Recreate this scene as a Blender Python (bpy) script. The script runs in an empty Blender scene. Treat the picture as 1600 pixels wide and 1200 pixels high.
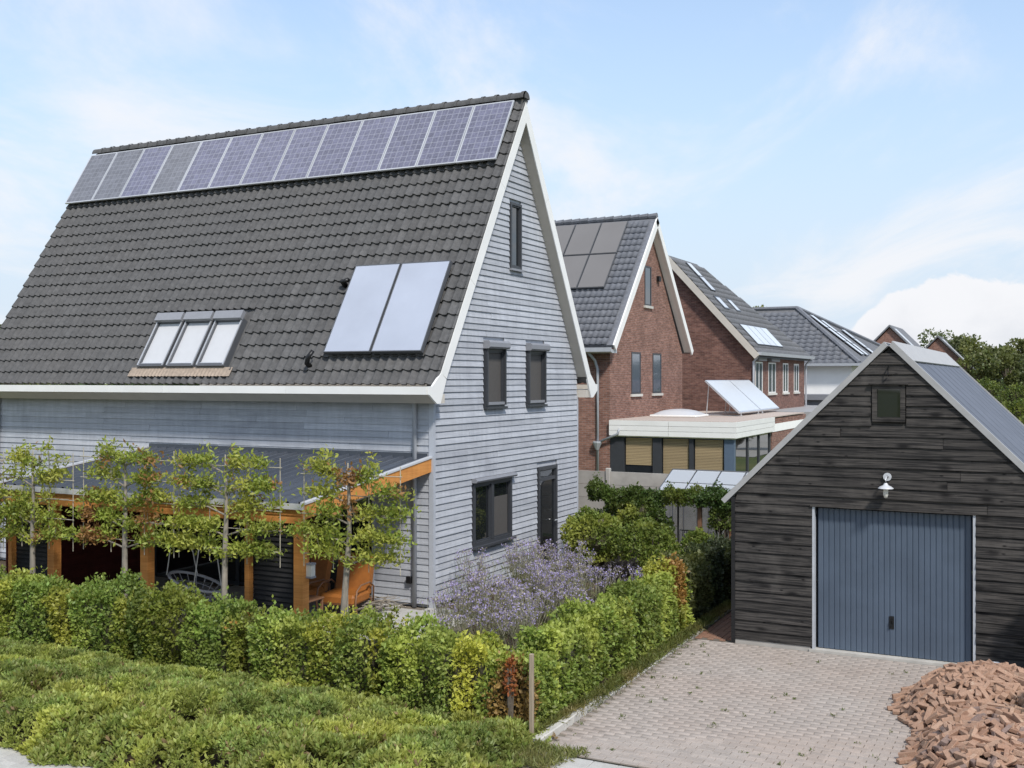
import bpy, math, random
import numpy as np
from mathutils import Vector, Matrix

R = math.radians
rng = np.random.default_rng(7)
random.seed(7)
SC = bpy.context.scene
COL = SC.collection

# ------------------------------------------------------------------ camera, sky, sun, exposure
CAM_H = 4.4
cam_d = bpy.data.cameras.new('camera')
cam = bpy.data.objects.new('camera', cam_d)
COL.objects.link(cam)
cam.location = (0, 0, CAM_H)
cam.rotation_euler = (R(90), 0, R(26.87))
cam_d.sensor_width = 36
cam_d.lens = 36 * 1679 / 1600
cam_d.shift_y = -9 / 1600
cam_d.clip_start = 0.1
cam_d.clip_end = 3000
SC.camera = cam

SUN = Vector((0.66, -0.60, 0.98)).normalized()      # towards the sun
sun_el = math.asin(SUN.z)
sun_rot = math.atan2(SUN.x, SUN.y)
sun_d = bpy.data.lights.new('sun', 'SUN')
sun_d.energy = 2.05
sun_d.angle = R(7.0)
sun_d.color = (1.0, 0.955, 0.89)
sun = bpy.data.objects.new('sun', sun_d)
COL.objects.link(sun)
sun.rotation_euler = SUN.to_track_quat('Z', 'Y').to_euler()
sun.location = (20, -20, 60)

world = bpy.data.worlds.new('World')
SC.world = world
world.use_nodes = True


def build_sky():
    nt = world.node_tree
    N, L = nt.nodes, nt.links
    N.clear()
    out = N.new('ShaderNodeOutputWorld')
    sky = N.new('ShaderNodeTexSky')
    sky.sky_type = 'NISHITA'
    sky.sun_disc = False
    sky.sun_elevation = sun_el
    sky.sun_rotation = sun_rot
    sky.altitude = 0
    sky.air_density = 1.0
    sky.dust_density = 0.0
    sky.ozone_density = 1.5
    bg = N.new('ShaderNodeBackground')
    bg.inputs['Strength'].default_value = 0.12
    L.new(sky.outputs[0], bg.inputs[0])
    cl = N.new('ShaderNodeBackground')
    cl.inputs['Strength'].default_value = 0.52
    cl.inputs['Color'].default_value = (0.935, 0.95, 1.0, 1)
    mix = N.new('ShaderNodeMixShader')
    hz = N.new('ShaderNodeBackground')           # pale blue haze of the lower air
    hz.inputs['Strength'].default_value = 0.465
    hz.inputs['Color'].default_value = (0.66, 0.82, 1.0, 1)
    mixh = N.new('ShaderNodeMixShader')
    L.new(bg.outputs[0], mixh.inputs[1])
    L.new(hz.outputs[0], mixh.inputs[2])
    L.new(mixh.outputs[0], mix.inputs[1])
    L.new(cl.outputs[0], mix.inputs[2])
    L.new(mix.outputs[0], out.inputs[0])

    def math_n(op, a, b=None, clamp=False):
        n = N.new('ShaderNodeMath')
        n.operation = op
        n.use_clamp = clamp
        for i, v in enumerate((a, b)):
            if v is None:
                continue
            if isinstance(v, (int, float)):
                n.inputs[i].default_value = v
            else:
                L.new(v, n.inputs[i])
        return n.outputs[0]

    def ramp(v, a, b, lo=0.0, hi=1.0):
        n = N.new('ShaderNodeMapRange')
        n.interpolation_type = 'SMOOTHSTEP'
        n.inputs[1].default_value = a
        n.inputs[2].default_value = b
        n.inputs[3].default_value = lo
        n.inputs[4].default_value = hi
        L.new(v, n.inputs[0])
        return n.outputs[0]

    tc = N.new('ShaderNodeTexCoord')
    sep = N.new('ShaderNodeSeparateXYZ')
    L.new(tc.outputs['Generated'], sep.inputs[0])
    X, Y, Z = sep.outputs
    zc = math_n('MAXIMUM', Z, 0.0)
    # cirrus sheet: the direction projected on a high plane
    den = math_n('ADD', zc, 0.10)
    px = math_n('DIVIDE', X, den)
    py = math_n('DIVIDE', Y, den)
    # bands of cirrus run in parallel towards one point of the horizon
    dx_, dy_ = -math.sin(R(23)), math.cos(R(23))
    along = math_n('ADD', math_n('MULTIPLY', px, dx_), math_n('MULTIPLY', py, dy_))
    across = math_n('SUBTRACT', math_n('MULTIPLY', px, dy_), math_n('MULTIPLY', py, dx_))
    com = N.new('ShaderNodeCombineXYZ')
    L.new(along, com.inputs[0])
    L.new(across, com.inputs[1])

    def noise(vec, rot, sc, scale, detail, rough, dist):
        mp = N.new('ShaderNodeMapping')
        mp.inputs['Rotation'].default_value = (0, 0, rot)
        mp.inputs['Scale'].default_value = sc
        L.new(vec, mp.inputs[0])
        n = N.new('ShaderNodeTexNoise')
        n.inputs['Scale'].default_value = scale
        n.inputs['Detail'].default_value = detail
        n.inputs['Roughness'].default_value = rough
        n.inputs['Distortion'].default_value = dist
        L.new(mp.outputs[0], n.inputs['Vector'])
        return n.outputs['Fac']
    c1 = noise(com.outputs[0], 0, (0.42, 1.0, 1), 1.15, 8, 0.62, 0.7)
    c2 = noise(com.outputs[0], 0, (0.35, 1.0, 1), 0.55, 3, 0.5, 0.3)
    s = math_n('ADD', c1, math_n('MULTIPLY', c2, 0.75))
    cirrus = ramp(s, 0.76, 1.06)
    # veil that thickens towards the horizon
    L.new(ramp(Z, 0.45, 0.02, 0.25, 0.97), mixh.inputs[0])
    veil = ramp(Z, 0.25, 0.0, 0.04, 0.30)
    one_c = math_n('SUBTRACT', 1.0, math_n('MULTIPLY', cirrus, 0.82))
    one_v = math_n('SUBTRACT', 1.0, veil)
    high = math_n('SUBTRACT', 1.0, math_n('MULTIPLY', one_c, one_v))
    # cumulus bank low over the horizon
    lump = noise(tc.outputs['Generated'], 0, (1, 1, 1.5), 3.3, 1, 0.5, 0.0)
    puff = noise(tc.outputs['Generated'], 0, (1, 1, 1.2), 17.0, 5, 0.6, 0.3)
    # one large cumulus bank stands beyond the garage
    D0 = Vector((-math.sin(R(3.0)), math.cos(R(3.0))))
    cc = math_n('ADD', math_n('MULTIPLY', X, D0.x), math_n('MULTIPLY', Y, D0.y))
    bank = ramp(cc, math.cos(R(8.6)), math.cos(R(5.0)))
    top = math_n('ADD', math_n('MULTIPLY', bank, 0.105), math_n('MULTIPLY', math_n('SUBTRACT', puff, 0.5), 0.085))
    top = math_n('ADD', top, math_n('MULTIPLY', math_n('SUBTRACT', lump, 0.5), 0.10))
    top = math_n('ADD', top, -0.012)
    d = math_n('SUBTRACT', top, Z)
    cum = ramp(d, 0.0, 0.009)
    shade = N.new('ShaderNodeMix')
    shade.data_type = 'RGBA'
    shade.inputs[6].default_value = (0.945, 0.95, 0.98, 1)
    shade.inputs[7].default_value = (0.80, 0.82, 0.87, 1)
    L.new(math_n('MULTIPLY', math_n('MULTIPLY', cum, ramp(d, 0.01, 0.085)), ramp(puff, 0.35, 0.65, 0.45, 1.0)), shade.inputs[0])
    L.new(shade.outputs[2], cl.inputs['Color'])
    inv = math_n('MULTIPLY', math_n('SUBTRACT', 1.0, high), math_n('SUBTRACT', 1.0, math_n('MULTIPLY', cum, 0.95)))
    fac = math_n('SUBTRACT', 1.0, inv, True)
    L.new(fac, mix.inputs[0])
    return top


build_sky()
vs = SC.view_settings
vs.view_transform = 'Standard'
vs.look = 'None'
vs.exposure = 0.93
vs.gamma = 1.0
vs.use_curve_mapping = False
try:
    SC.cycles.max_bounces = 8
    SC.cycles.transparent_max_bounces = 8
except Exception:
    pass

# ------------------------------------------------------------------ helpers
WL = {}                                   # world translation of every (unrotated) parent


def wl(o):
    return WL.get(o.name, Vector((0, 0, 0))) if o is not None else Vector((0, 0, 0))


def link(name, data, parent=None, loc=(0, 0, 0), rot=None):
    o = bpy.data.objects.new(name, data)
    COL.objects.link(o)
    loc = Vector(loc)
    WL[o.name] = loc
    if parent is not None:
        o.parent = parent
        o.location = loc - wl(parent)
    else:
        o.location = loc
    if rot is not None:
        o.rotation_euler = rot
    return o


def tag(o, label=None, cat=None, group=None, kind=None):
    if label:
        o['label'] = label
    if cat:
        o['category'] = cat
    if group:
        o['group'] = group
    if kind:
        o['kind'] = kind
    return o


def thing(name, label, cat, loc=(0, 0, 0), group=None):
    return tag(link(name, None, None, loc), label, cat, group)


class MB:
    """collects vertices and faces, then links them as one mesh object"""

    def __init__(self):
        self.v, self.f = [], []

    def poly(self, pts, faces):
        b = len(self.v)
        self.v += [tuple(p) for p in pts]
        self.f += [tuple(b + i for i in f) for f in faces]
        return self

    def box(self, x0, x1, y0, y1, z0, z1):
        return self.poly([(x0, y0, z0), (x1, y0, z0), (x1, y1, z0), (x0, y1, z0), (x0, y0, z1), (x1, y0, z1), (x1, y1, z1), (x0, y1, z1)],
                         [(0, 3, 2, 1), (4, 5, 6, 7), (0, 1, 5, 4), (1, 2, 6, 5), (2, 3, 7, 6), (3, 0, 4, 7)])

    def cbox(self, x0, x1, y0, y1, z0, z1, c=0.01):
        """box with chamfered edges"""
        import bmesh
        bm = bmesh.new()
        bmesh.ops.create_cube(bm, size=1)
        for v in bm.verts:
            v.co = Vector((x0 + (v.co.x + .5) * (x1 - x0), y0 + (v.co.y + .5) * (y1 - y0), z0 + (v.co.z + .5) * (z1 - z0)))
        bmesh.ops.bevel(bm, geom=bm.edges[:], offset=c, segments=1, affect='EDGES')
        bm.verts.index_update()
        self.poly([v.co[:] for v in bm.verts], [[v.index for v in f.verts] for f in bm.faces])
        bm.free()
        return self

    def extrude(self, prof, axis, a0, a1):
        """closed profile swept along axis x or y; prof = (y,z) for x and (x,z) for y"""
        n = len(prof)
        if axis == 'x':
            p = [(a0, q[0], q[1]) for q in prof] + [(a1, q[0], q[1]) for q in prof]
        elif axis == 'y':
            p = [(q[0], a0, q[1]) for q in prof] + [(q[0], a1, q[1]) for q in prof]
        else:
            p = [(q[0], q[1], a0) for q in prof] + [(q[0], q[1], a1) for q in prof]
        fs = [(i, (i + 1) % n, n + (i + 1) % n, n + i) for i in range(n)]
        fs += [tuple(range(n))[::-1], tuple(range(n, 2 * n))]
        return self.poly(p, fs)

    def tube(self, pts, r, n=8, caps=True):
        pts = [Vector(p) for p in pts]
        rr = r if isinstance(r, (list, tuple)) else [r] * len(pts)
        b = len(self.v)
        up = None
        for i, p in enumerate(pts):
            t = (pts[min(i + 1, len(pts) - 1)] - pts[max(i - 1, 0)]).normalized()
            if up is None:
                up = Vector((0, 0, 1)) if abs(t.z) < .9 else Vector((1, 0, 0))
            a = t.cross(up)
            if a.length < 1e-5:
                a = t.cross(Vector((0, 1, 0)))
            a.normalize()
            c = a.cross(t)
            for k in range(n):
                q = p + (a * math.cos(2 * math.pi * k / n) + c * math.sin(2 * math.pi * k / n)) * rr[i]
                self.v.append(tuple(q))
        for i in range(len(pts) - 1):
            for k in range(n):
                self.f.append((b + i * n + k, b + i * n + (k + 1) % n, b + (i + 1) * n + (k + 1) % n, b + (i + 1) * n + k))
        if caps:
            self.f.append(tuple(b + k for k in range(n))[::-1])
            e = b + (len(pts) - 1) * n
            self.f.append(tuple(e + k for k in range(n)))
        return self

    def lathe(self, prof, c, n=20):
        b = len(self.v)
        m = len(prof)
        for k in range(n):
            a = 2 * math.pi * k / n
            for (r, z) in prof:
                self.v.append((c[0] + r * math.cos(a), c[1] + r * math.sin(a), c[2] + z))
        for k in range(n):
            for i in range(m - 1):
                self.f.append((b + k * m + i, b + ((k + 1) % n) * m + i, b + ((k + 1) % n) * m + i + 1, b + k * m + i + 1))
        return self

    def mesh(self, name, mat=None, smooth=False):
        me = bpy.data.meshes.new(name)
        me.from_pydata(self.v, [], self.f)
        if mat:
            me.materials.append(mat)
        if smooth:
            me.polygons.foreach_set('use_smooth', [True] * len(me.polygons))
        me.update()
        return me

    def build(self, name, mat, parent=None, smooth=False, fix=True):
        base = wl(parent)
        if base.length > 0:
            self.v = [(p[0] - base.x, p[1] - base.y, p[2] - base.z) for p in self.v]
        me = self.mesh(name, mat, smooth)
        if fix:
            import bmesh
            bm = bmesh.new()
            bm.from_mesh(me)
            bmesh.ops.recalc_face_normals(bm, faces=bm.faces[:])
            bm.to_mesh(me)
            bm.free()
        return link(name, me, parent, base)


def np_mesh(name, verts, quads, mat, smooth=False, fcol=None):
    """fast mesh of quads from numpy arrays"""
    me = bpy.data.meshes.new(name)
    nv, nf = len(verts), len(quads)
    me.vertices.add(nv)
    me.vertices.foreach_set('co', np.ascontiguousarray(verts, dtype=np.float32).ravel())
    me.loops.add(nf * 4)
    me.loops.foreach_set('vertex_index', np.ascontiguousarray(quads, dtype=np.int32).ravel())
    me.polygons.add(nf)
    me.polygons.foreach_set('loop_start', np.arange(nf, dtype=np.int32) * 4)
    me.polygons.foreach_set('loop_total', np.full(nf, 4, dtype=np.int32))
    if smooth:
        me.polygons.foreach_set('use_smooth', np.ones(nf, dtype=bool))
    if fcol is not None:
        at = me.attributes.new('tint', 'FLOAT_COLOR', 'FACE')
        c = np.ones((nf, 4), dtype=np.float32)
        c[:, :3] = fcol
        at.data.foreach_set('color', c.ravel())
    me.materials.append(mat)
    me.update(calc_edges=True)
    me.validate()
    return me


# ------------------------------------------------------------------ materials
MATS = {}


class NT:
    def __init__(self, name):
        self.m = bpy.data.materials.new(name)
        self.m.use_nodes = True
        self.t = self.m.node_tree
        self.N, self.L = self.t.nodes, self.t.links
        self.p = self.N['Principled BSDF']
        self.out = self.N['Material Output']
        MATS[name] = self.m

    def n(self, typ, **kw):
        x = self.N.new(typ)
        for k, v in kw.items():
            setattr(x, k, v)
        return x

    def put(self, sock, v):
        if isinstance(v, bpy.types.NodeSocket):
            self.L.new(v, sock)
        else:
            sock.default_value = v
        return self

    def math(self, op, a, b=0.0, clamp=False):
        x = self.n('ShaderNodeMath', operation=op, use_clamp=clamp)
        self.put(x.inputs[0], a)
        self.put(x.inputs[1], b)
        return x.outputs[0]

    def pos(self, offset=True, scale=(1, 1, 1)):
        g = self.n('ShaderNodeNewGeometry')
        v = g.outputs['Position']
        if offset:
            oi = self.n('ShaderNodeObjectInfo')
            a = self.n('ShaderNodeVectorMath', operation='SCALE')
            a.inputs[0].default_value = (37.0, 53.0, 71.0)
            self.L.new(oi.outputs['Random'], a.inputs['Scale'])
            b = self.n('ShaderNodeVectorMath', operation='ADD')
            self.L.new(v, b.inputs[0])
            self.L.new(a.outputs[0], b.inputs[1])
            v = b.outputs[0]
        mp = self.n('ShaderNodeMapping')
        mp.inputs['Scale'].default_value = scale
        self.L.new(v, mp.inputs[0])
        return mp.outputs[0]

    def noise(self, vec, scale, detail=4, rough=.55, dist=0.0):
        x = self.n('ShaderNodeTexNoise')
        x.inputs['Scale'].default_value = scale
        x.inputs['Detail'].default_value = detail
        x.inputs['Roughness'].default_value = rough
        x.inputs['Distortion'].default_value = dist
        self.L.new(vec, x.inputs['Vector'])
        return x.outputs['Fac']

    def ramp(self, v, a, b, lo=0.0, hi=1.0):
        x = self.n('ShaderNodeMapRange')
        self.put(x.inputs[0], v)
        for i, k in enumerate((a, b, lo, hi)):
            x.inputs[i + 1].default_value = k
        return x.outputs[0]

    def mix(self, fac, a, b, blend='MIX'):
        x = self.n('ShaderNodeMix', data_type='RGBA', blend_type=blend)
        self.put(x.inputs[0], fac)
        for i, k in ((6, a), (7, b)):
            if isinstance(k, (tuple, list)):
                k = (*k[:3], 1)
            self.put(x.inputs[i], k)
        return x.outputs[2]

    def scale_col(self, col, f):
        x = self.n('ShaderNodeVectorMath', operation='SCALE')
        if isinstance(col, (tuple, list)):
            x.inputs[0].default_value = col[:3]
        else:
            self.L.new(col, x.inputs[0])
        self.put(x.inputs['Scale'], f)
        return x.outputs[0]

    def rand(self):
        return self.n('ShaderNodeObjectInfo').outputs['Random']

    def bump(self, h, strength=.3, dist=.01):
        b = self.n('ShaderNodeBump')
        b.inputs['Strength'].default_value = strength
        b.inputs['Distance'].default_value = dist
        self.L.new(h, b.inputs['Height'])
        self.L.new(b.outputs[0], self.p.inputs['Normal'])

    def fin(self, col, rough=.7, metal=0.0, spec=.5):
        self.put(self.p.inputs['Base Color'], (*col[:3], 1) if isinstance(col, (tuple, list)) else col)
        self.put(self.p.inputs['Roughness'], rough)
        self.put(self.p.inputs['Metallic'], metal)
        self.p.inputs['Specular IOR Level'].default_value = spec
        return self.m


def simple(name, col, rough=.6, metal=0.0, var=.15, scale=6.0, rnd=.1, bump=0.0, spec=.5, stretch=(1, 1, 1), bdist=.005):
    t = NT(name)
    v = t.pos(True, stretch)
    n = t.noise(v, scale, 5)
    f = t.ramp(n, .25, .75, 1 - var, 1 + var)
    r = t.ramp(t.rand(), 0, 1, 1 - rnd, 1 + rnd)
    c = t.scale_col(col, t.math('MULTIPLY', f, r))
    if bump:
        t.bump(t.noise(v, scale * 5, 4), bump, bdist)
    return t.fin(c, rough, metal, spec)


def siding_mat(name, light, dark, stain, streak_scale=(1, 1, 1), amount=.5, knots=False, rough=.75, ga=.35, gb=.68):
    """weathered stained boards: grain along the board, vertical wash marks, blotches of wear"""
    t = NT(name)
    v = t.pos(True)
    g = t.noise(t.pos(True, (1.6, 1.6, 55)), 1.0, 5, .65, .4)          # grain: fine in z, long in x and y
    w = t.noise(t.pos(False, (9, 9, 1.2)), 1.0, 4, .6)                    # wash marks running down
    b = t.noise(t.pos(False), .8, 5, .6, .4)                             # broad blotches
    base = t.mix(t.ramp(g, ga, gb), light, dark)
    base = t.mix(t.math('MULTIPLY', t.ramp(b, .52, .72), amount, True), base, stain)
    f = t.math('MULTIPLY', t.ramp(w, .3, .7, .90, 1.07), t.ramp(t.rand(), 0, 1, .86, 1.10))
    c = t.scale_col(base, f)
    if knots:
        vo = t.n('ShaderNodeTexVoronoi')
        vo.inputs['Scale'].default_value = 1.0
        t.L.new(t.pos(True, (1.9, 1.9, 4.6)), vo.inputs['Vector'])
        vo2 = t.n('ShaderNodeTexVoronoi')
        vo2.inputs['Scale'].default_value = 1.0
        t.L.new(t.pos(True, (3.7, 3.7, 8.0)), vo2.inputs['Vector'])
        k = t.math('MULTIPLY', t.ramp(vo.outputs['Distance'], .08, .27), t.ramp(vo2.outputs['Distance'], .05, .15))
        c = t.mix(k, (.005, .004, .004), c)
    t.bump(g, .5, .006)
    return t.fin(c, rough, 0, .3)


M = {}
M['siding'] = siding_mat('pale_grey_stained_siding', (.47, .485, .515), (.35, .365, .40), (.27, .28, .31), amount=.5)
M['trim_grey'] = simple('grey_corner_trim', (.42, .44, .48), .6, var=.06)
M['white'] = simple('white_painted_trim', (.80, .79, .76), .45, var=.05, scale=2, rnd=.03)
M['soffit'] = simple('beige_soffit_board', (.52, .48, .42), .6, var=.08, scale=2.5, rnd=.05)
M['barn'] = siding_mat('black_stained_barn_boards', (.066, .059, .053), (.012, .011, .011), (.135, .122, .110), amount=.5, knots=True, rough=.8, ga=.40, gb=.60)


def tile_mat(name, col, warm):
    t = NT(name)
    v = t.pos(True)
    n1 = t.noise(v, 9, 5, .65)
    n2 = t.noise(t.pos(False), .7, 4, .6)
    n3 = t.noise(v, 90, 3, .6)
    c = t.mix(t.ramp(n2, .35, .7), col, warm)
    st = t.noise(t.pos(False, (5, .35, .35)), 1.0, 5, .65)
    c = t.scale_col(c, t.ramp(st, .3, .7, .90, 1.1))
    li = t.noise(t.pos(False), 13, 3, .5)
    c = t.mix(t.math('MULTIPLY', t.ramp(li, .68, .76), .35, True), c, (.19, .188, .175))
    f = t.math('MULTIPLY', t.ramp(n1, .25, .75, .72, 1.28), t.ramp(t.rand(), 0, 1, .86, 1.14))
    f = t.math('MULTIPLY', f, t.ramp(n3, .3, .7, .85, 1.15))
    t.bump(n3, .25, .003)
    return t.fin(t.scale_col(c, f), .78, 0, .3)


M['tile'] = tile_mat('dark_concrete_roof_tile', (.088, .087, .087), (.096, .093, .091))
M['tile_blue'] = tile_mat('anthracite_glazed_roof_tile', (.150, .158, .178), (.165, .170, .185))
M['tile_far'] = tile_mat('slate_grey_far_roof_tile', (.145, .148, .156), (.155, .155, .162))


def pv_mat(name, cell, line, nx, ny, line_w=.03, rough=.22):
    """cells printed behind glass; object coordinates run 0..1 over the laminate"""
    t = NT(name)
    tc = t.n('ShaderNodeTexCoord')
    sp = t.n('ShaderNodeSeparateXYZ')
    t.L.new(tc.outputs['Generated'], sp.inputs[0])
    fx = t.math('FRACT', t.math('MULTIPLY', sp.outputs[0], nx))
    fy = t.math('FRACT', t.math('MULTIPLY', sp.outputs[1], ny))
    ex = t.math('MINIMUM', fx, t.math('SUBTRACT', 1.0, fx))
    ey = t.math('MINIMUM', fy, t.math('SUBTRACT', 1.0, fy))
    g = t.math('LESS_THAN', t.math('MINIMUM', ex, ey), line_w)
    bx = t.math('ABSOLUTE', t.math('SUBTRACT', t.math('FRACT', t.math('MULTIPLY', fx, 3.0)), .5))
    bus = t.math('MULTIPLY', t.math('LESS_THAN', bx, .045), .45)
    cx = t.math('FLOOR', t.math('MULTIPLY', sp.outputs[0], nx))
    cy = t.math('FLOOR', t.math('MULTIPLY', sp.outputs[1], ny))
    cb = t.n('ShaderNodeCombineXYZ')
    t.L.new(cx, cb.inputs[0]); t.L.new(cy, cb.inputs[1]); t.L.new(t.math('MULTIPLY', t.rand(), 40.0), cb.inputs[2])
    wn = t.n('ShaderNodeTexWhiteNoise')
    t.L.new(cb.outputs[0], wn.inputs['Vector'])
    vo = t.n('ShaderNodeTexVoronoi')
    vo.inputs['Scale'].default_value = 22
    t.L.new(t.pos(True), vo.inputs['Vector'])
    cr = t.n('ShaderNodeSeparateColor')
    t.L.new(vo.outputs['Color'], cr.inputs[0])
    f = t.math('MULTIPLY', t.ramp(wn.outputs['Value'], 0, 1, .86, 1.14), t.ramp(cr.outputs[0], 0, 1, .82, 1.2))
    f = t.math('MULTIPLY', f, t.ramp(t.rand(), 0, 1, .9, 1.1))
    c = t.scale_col(cell, f)
    c = t.mix(t.math('MAXIMUM', g, bus), c, line)
    t.p.inputs['Coat Weight'].default_value = .6
    t.p.inputs['Coat Roughness'].default_value = .12
    return t.fin(c, rough + .2, 0, .5)


M['pv_blue'] = pv_mat('blue_polycrystalline_cells', (.118, .118, .178), (.27, .275, .33), 6, 10, .04)
M['pv_grey'] = pv_mat('dusty_grey_cells', (.125, .128, .150), (.22, .225, .25), 6, 10, .04)
M['pv_black'] = simple('grey_thin_film_laminate', (.165, .157, .153), .35, var=.05, scale=.8, rnd=.05)
M['pv_far'] = simple('sky_bright_panel_glass', (.62, .64, .66), .25, var=.04, scale=1.0, spec=.6)  # near-white base colour imitates the bright sky mirrored in the glass
M['collector'] = simple('sky_tinted_collector_glass', (.44, .475, .56), .22, .25, var=.10, scale=.7, rnd=.04, spec=.7)  # pale blue of the reflected sky is put into the base colour
M['alu'] = simple('brushed_aluminium', (.62, .63, .65), .35, .6, var=.06)
M['alu_dark'] = simple('dark_grey_aluminium', (.10, .105, .115), .45, .2, var=.08)
M['shutter'] = simple('grey_shutter_metal', (.25, .255, .275), .5, .1, var=.08, scale=12)
M['frame_dark'] = simple('anthracite_window_frame', (.045, .048, .055), .45, var=.08)
M['frame_white'] = simple('white_window_frame', (.72, .71, .68), .45, var=.05)
M['zinc'] = simple('zinc_downpipe', (.40, .415, .44), .5, .1, var=.1)
M['lead'] = simple('brown_lead_flashing', (.36, .285, .22), .7, var=.22, scale=14, bump=.3)
M['blind'] = simple('white_roller_blind', (.58, .585, .60), .35, var=.03)
M['screen'] = simple('brown_grey_sun_screen', (.085, .078, .072), .7, var=.12, scale=20)
M['beam'] = siding_mat('orange_stained_timber', (.60, .27, .075), (.46, .18, .045), (.40, .15, .04), amount=.3)
M['black_wood'] = siding_mat('black_stained_slats', (.022, .021, .022), (.010, .010, .011), (.03, .028, .028), amount=.4)
M['red_wood'] = siding_mat('dark_red_stained_boards', (.10, .022, .016), (.06, .012, .010), (.05, .012, .01), amount=.4)


def glass(name, col=(.012, .014, .016), rough=.03):
    t = NT(name)
    t.p.inputs['Coat Weight'].default_value = .5
    t.p.inputs['Coat Roughness'].default_value = .02
    n = t.noise(t.pos(False), .9, 2)
    t.bump(n, .06, .02)
    return t.fin(col, rough, 0, .8)


M['glass'] = glass('dark_window_glass')
M['glass_blue'] = glass('blue_grey_window_glass', (.10, .12, .15), .08)


def clear_glass(name, milk=.5):
    t = NT(name)
    tr = t.n('ShaderNodeBsdfTransparent')
    gl = t.n('ShaderNodeBsdfGlossy')
    gl.inputs['Roughness'].default_value = .08
    di = t.n('ShaderNodeBsdfDiffuse')
    di.inputs['Color'].default_value = (.78, .82, .86, 1)
    m1 = t.n('ShaderNodeMixShader')
    m1.inputs[0].default_value = milk
    t.L.new(tr.outputs[0], m1.inputs[1])
    t.L.new(di.outputs[0], m1.inputs[2])
    fr = t.n('ShaderNodeFresnel')
    m2 = t.n('ShaderNodeMixShader')
    t.L.new(fr.outputs[0], m2.inputs[0])
    t.L.new(m1.outputs[0], m2.inputs[1])
    t.L.new(gl.outputs[0], m2.inputs[2])
    t.L.new(m2.outputs[0], t.out.inputs['Surface'])
    return t.m


M['greenhouse_glass'] = clear_glass('milky_greenhouse_glass')
M['clear_glass'] = clear_glass('clear_greenhouse_glass', .06)
M['metal_roof'] = simple('blue_grey_metal_sheet', (.060, .069, .086), .26, .0, spec=.6, var=.12, scale=3, rnd=.06)
M['metal_roof_garage'] = simple('grey_blue_garage_sheet', (.105, .115, .142), .55, 0.0, spec=.25, var=.12, scale=3, rnd=.05)
M['ridge_metal'] = simple('pale_grey_ridge_flashing', (.36, .355, .35), .6, .0, var=.08)
M['door_blue'] = simple('slate_blue_door_paint', (.070, .094, .130), .5, .0, var=.16, scale=1.6, rnd=.0, bump=.05)
M['black'] = simple('black_metal', (.012, .012, .013), .4, .3)
M['lamp_grey'] = simple('pale_grey_enamel', (.55, .56, .58), .35, .1, var=.05)
M['lamp_glass'] = simple('frosted_lamp_glass', (.62, .60, .54), .15, var=.05)
M['concrete'] = simple('grey_concrete', (.36, .34, .31), .85, var=.18, scale=3, bump=.3)
M['kerb'] = simple('pale_concrete_kerb', (.44, .42, .38), .85, var=.2, scale=4, bump=.3)
M['bark'] = simple('pale_grey_bark', (.24, .21, .17), .9, var=.3, scale=18, bump=.6, stretch=(1, 1, .3))
M['bark_dark'] = simple('brown_bark', (.10, .08, .06), .9, var=.3, scale=14, bump=.6)
M['cane'] = simple('bamboo_cane', (.40, .36, .28), .6, var=.15, scale=10)
M['render_white'] = simple('white_render', (.80, .79, .76), .8, var=.05, scale=1.5)
M['fabric_orange'] = simple('orange_brown_leather', (.30, .105, .018), .55, var=.15, scale=12, bump=.15)
M['wood_brown'] = simple('brown_timber', (.20, .10, .05), .6, var=.2, scale=10, stretch=(4, 4, .6))
M['old_wood'] = simple('weathered_stake_wood', (.30, .24, .17), .85, var=.25, scale=9, stretch=(4, 4, .5))
M['rope'] = simple('white_rope', (.70, .69, .66), .7)
M['wicker'] = simple('grey_white_wicker', (.48, .48, .50), .6)
M['plastic_white'] = simple('white_plastic_sheet', (.75, .76, .78), .35, var=.06, bump=.2, scale=8, bdist=.03)
M['roof_gravel'] = simple('pinkish_roof_gravel', (.42, .35, .30), .95, var=.22, scale=30, bump=.4)
M['stone_sill'] = simple('pale_stone_sill', (.55, .53, .48), .8, var=.06)
M['blue_paint'] = simple('blue_grey_painted_column', (.10, .14, .20), .5, var=.06)
M['tan_blind'] = simple('tan_slatted_blind', (.36, .27, .155), .6, var=.2, scale=1.0, stretch=(.3, .3, 34))


def brick_mat(name, c1, c2, mortar):
    t = NT(name)
    g = t.n('ShaderNodeNewGeometry')
    sp = t.n('ShaderNodeSeparateXYZ')
    t.L.new(g.outputs['Position'], sp.inputs[0])
    cb = t.n('ShaderNodeCombineXYZ')
    t.L.new(t.math('ADD', sp.outputs[0], sp.outputs[1]), cb.inputs[0])
    t.L.new(sp.outputs[2], cb.inputs[1])
    b = t.n('ShaderNodeTexBrick')
    b.inputs['Scale'].default_value = 1.0
    b.inputs['Brick Width'].default_value = .22
    b.inputs['Row Height'].default_value = .0625
    b.inputs['Mortar Size'].default_value = .006
    b.inputs['Mortar Smooth'].default_value = .2
    b.inputs['Bias'].default_value = 0.0
    b.inputs['Color1'].default_value = (*c1, 1)
    b.inputs['Color2'].default_value = (*c2, 1)
    b.inputs['Mortar'].default_value = (*mortar, 1)
    t.L.new(cb.outputs[0], b.inputs['Vector'])
    n = t.noise(t.pos(False), 1.1, 4)
    n2 = t.noise(t.pos(False, (5, 5, 17)), 1.0, 3)
    c = t.scale_col(b.outputs['Color'], t.math('MULTIPLY', t.ramp(n, .3, .7, .86, 1.14), t.ramp(n2, .3, .7, .7, 1.3)))
    t.bump(t.math('SUBTRACT', 1.0, b.outputs['Fac']), .6, .008)
    return t.fin(c, .9, 0, .2)


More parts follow.
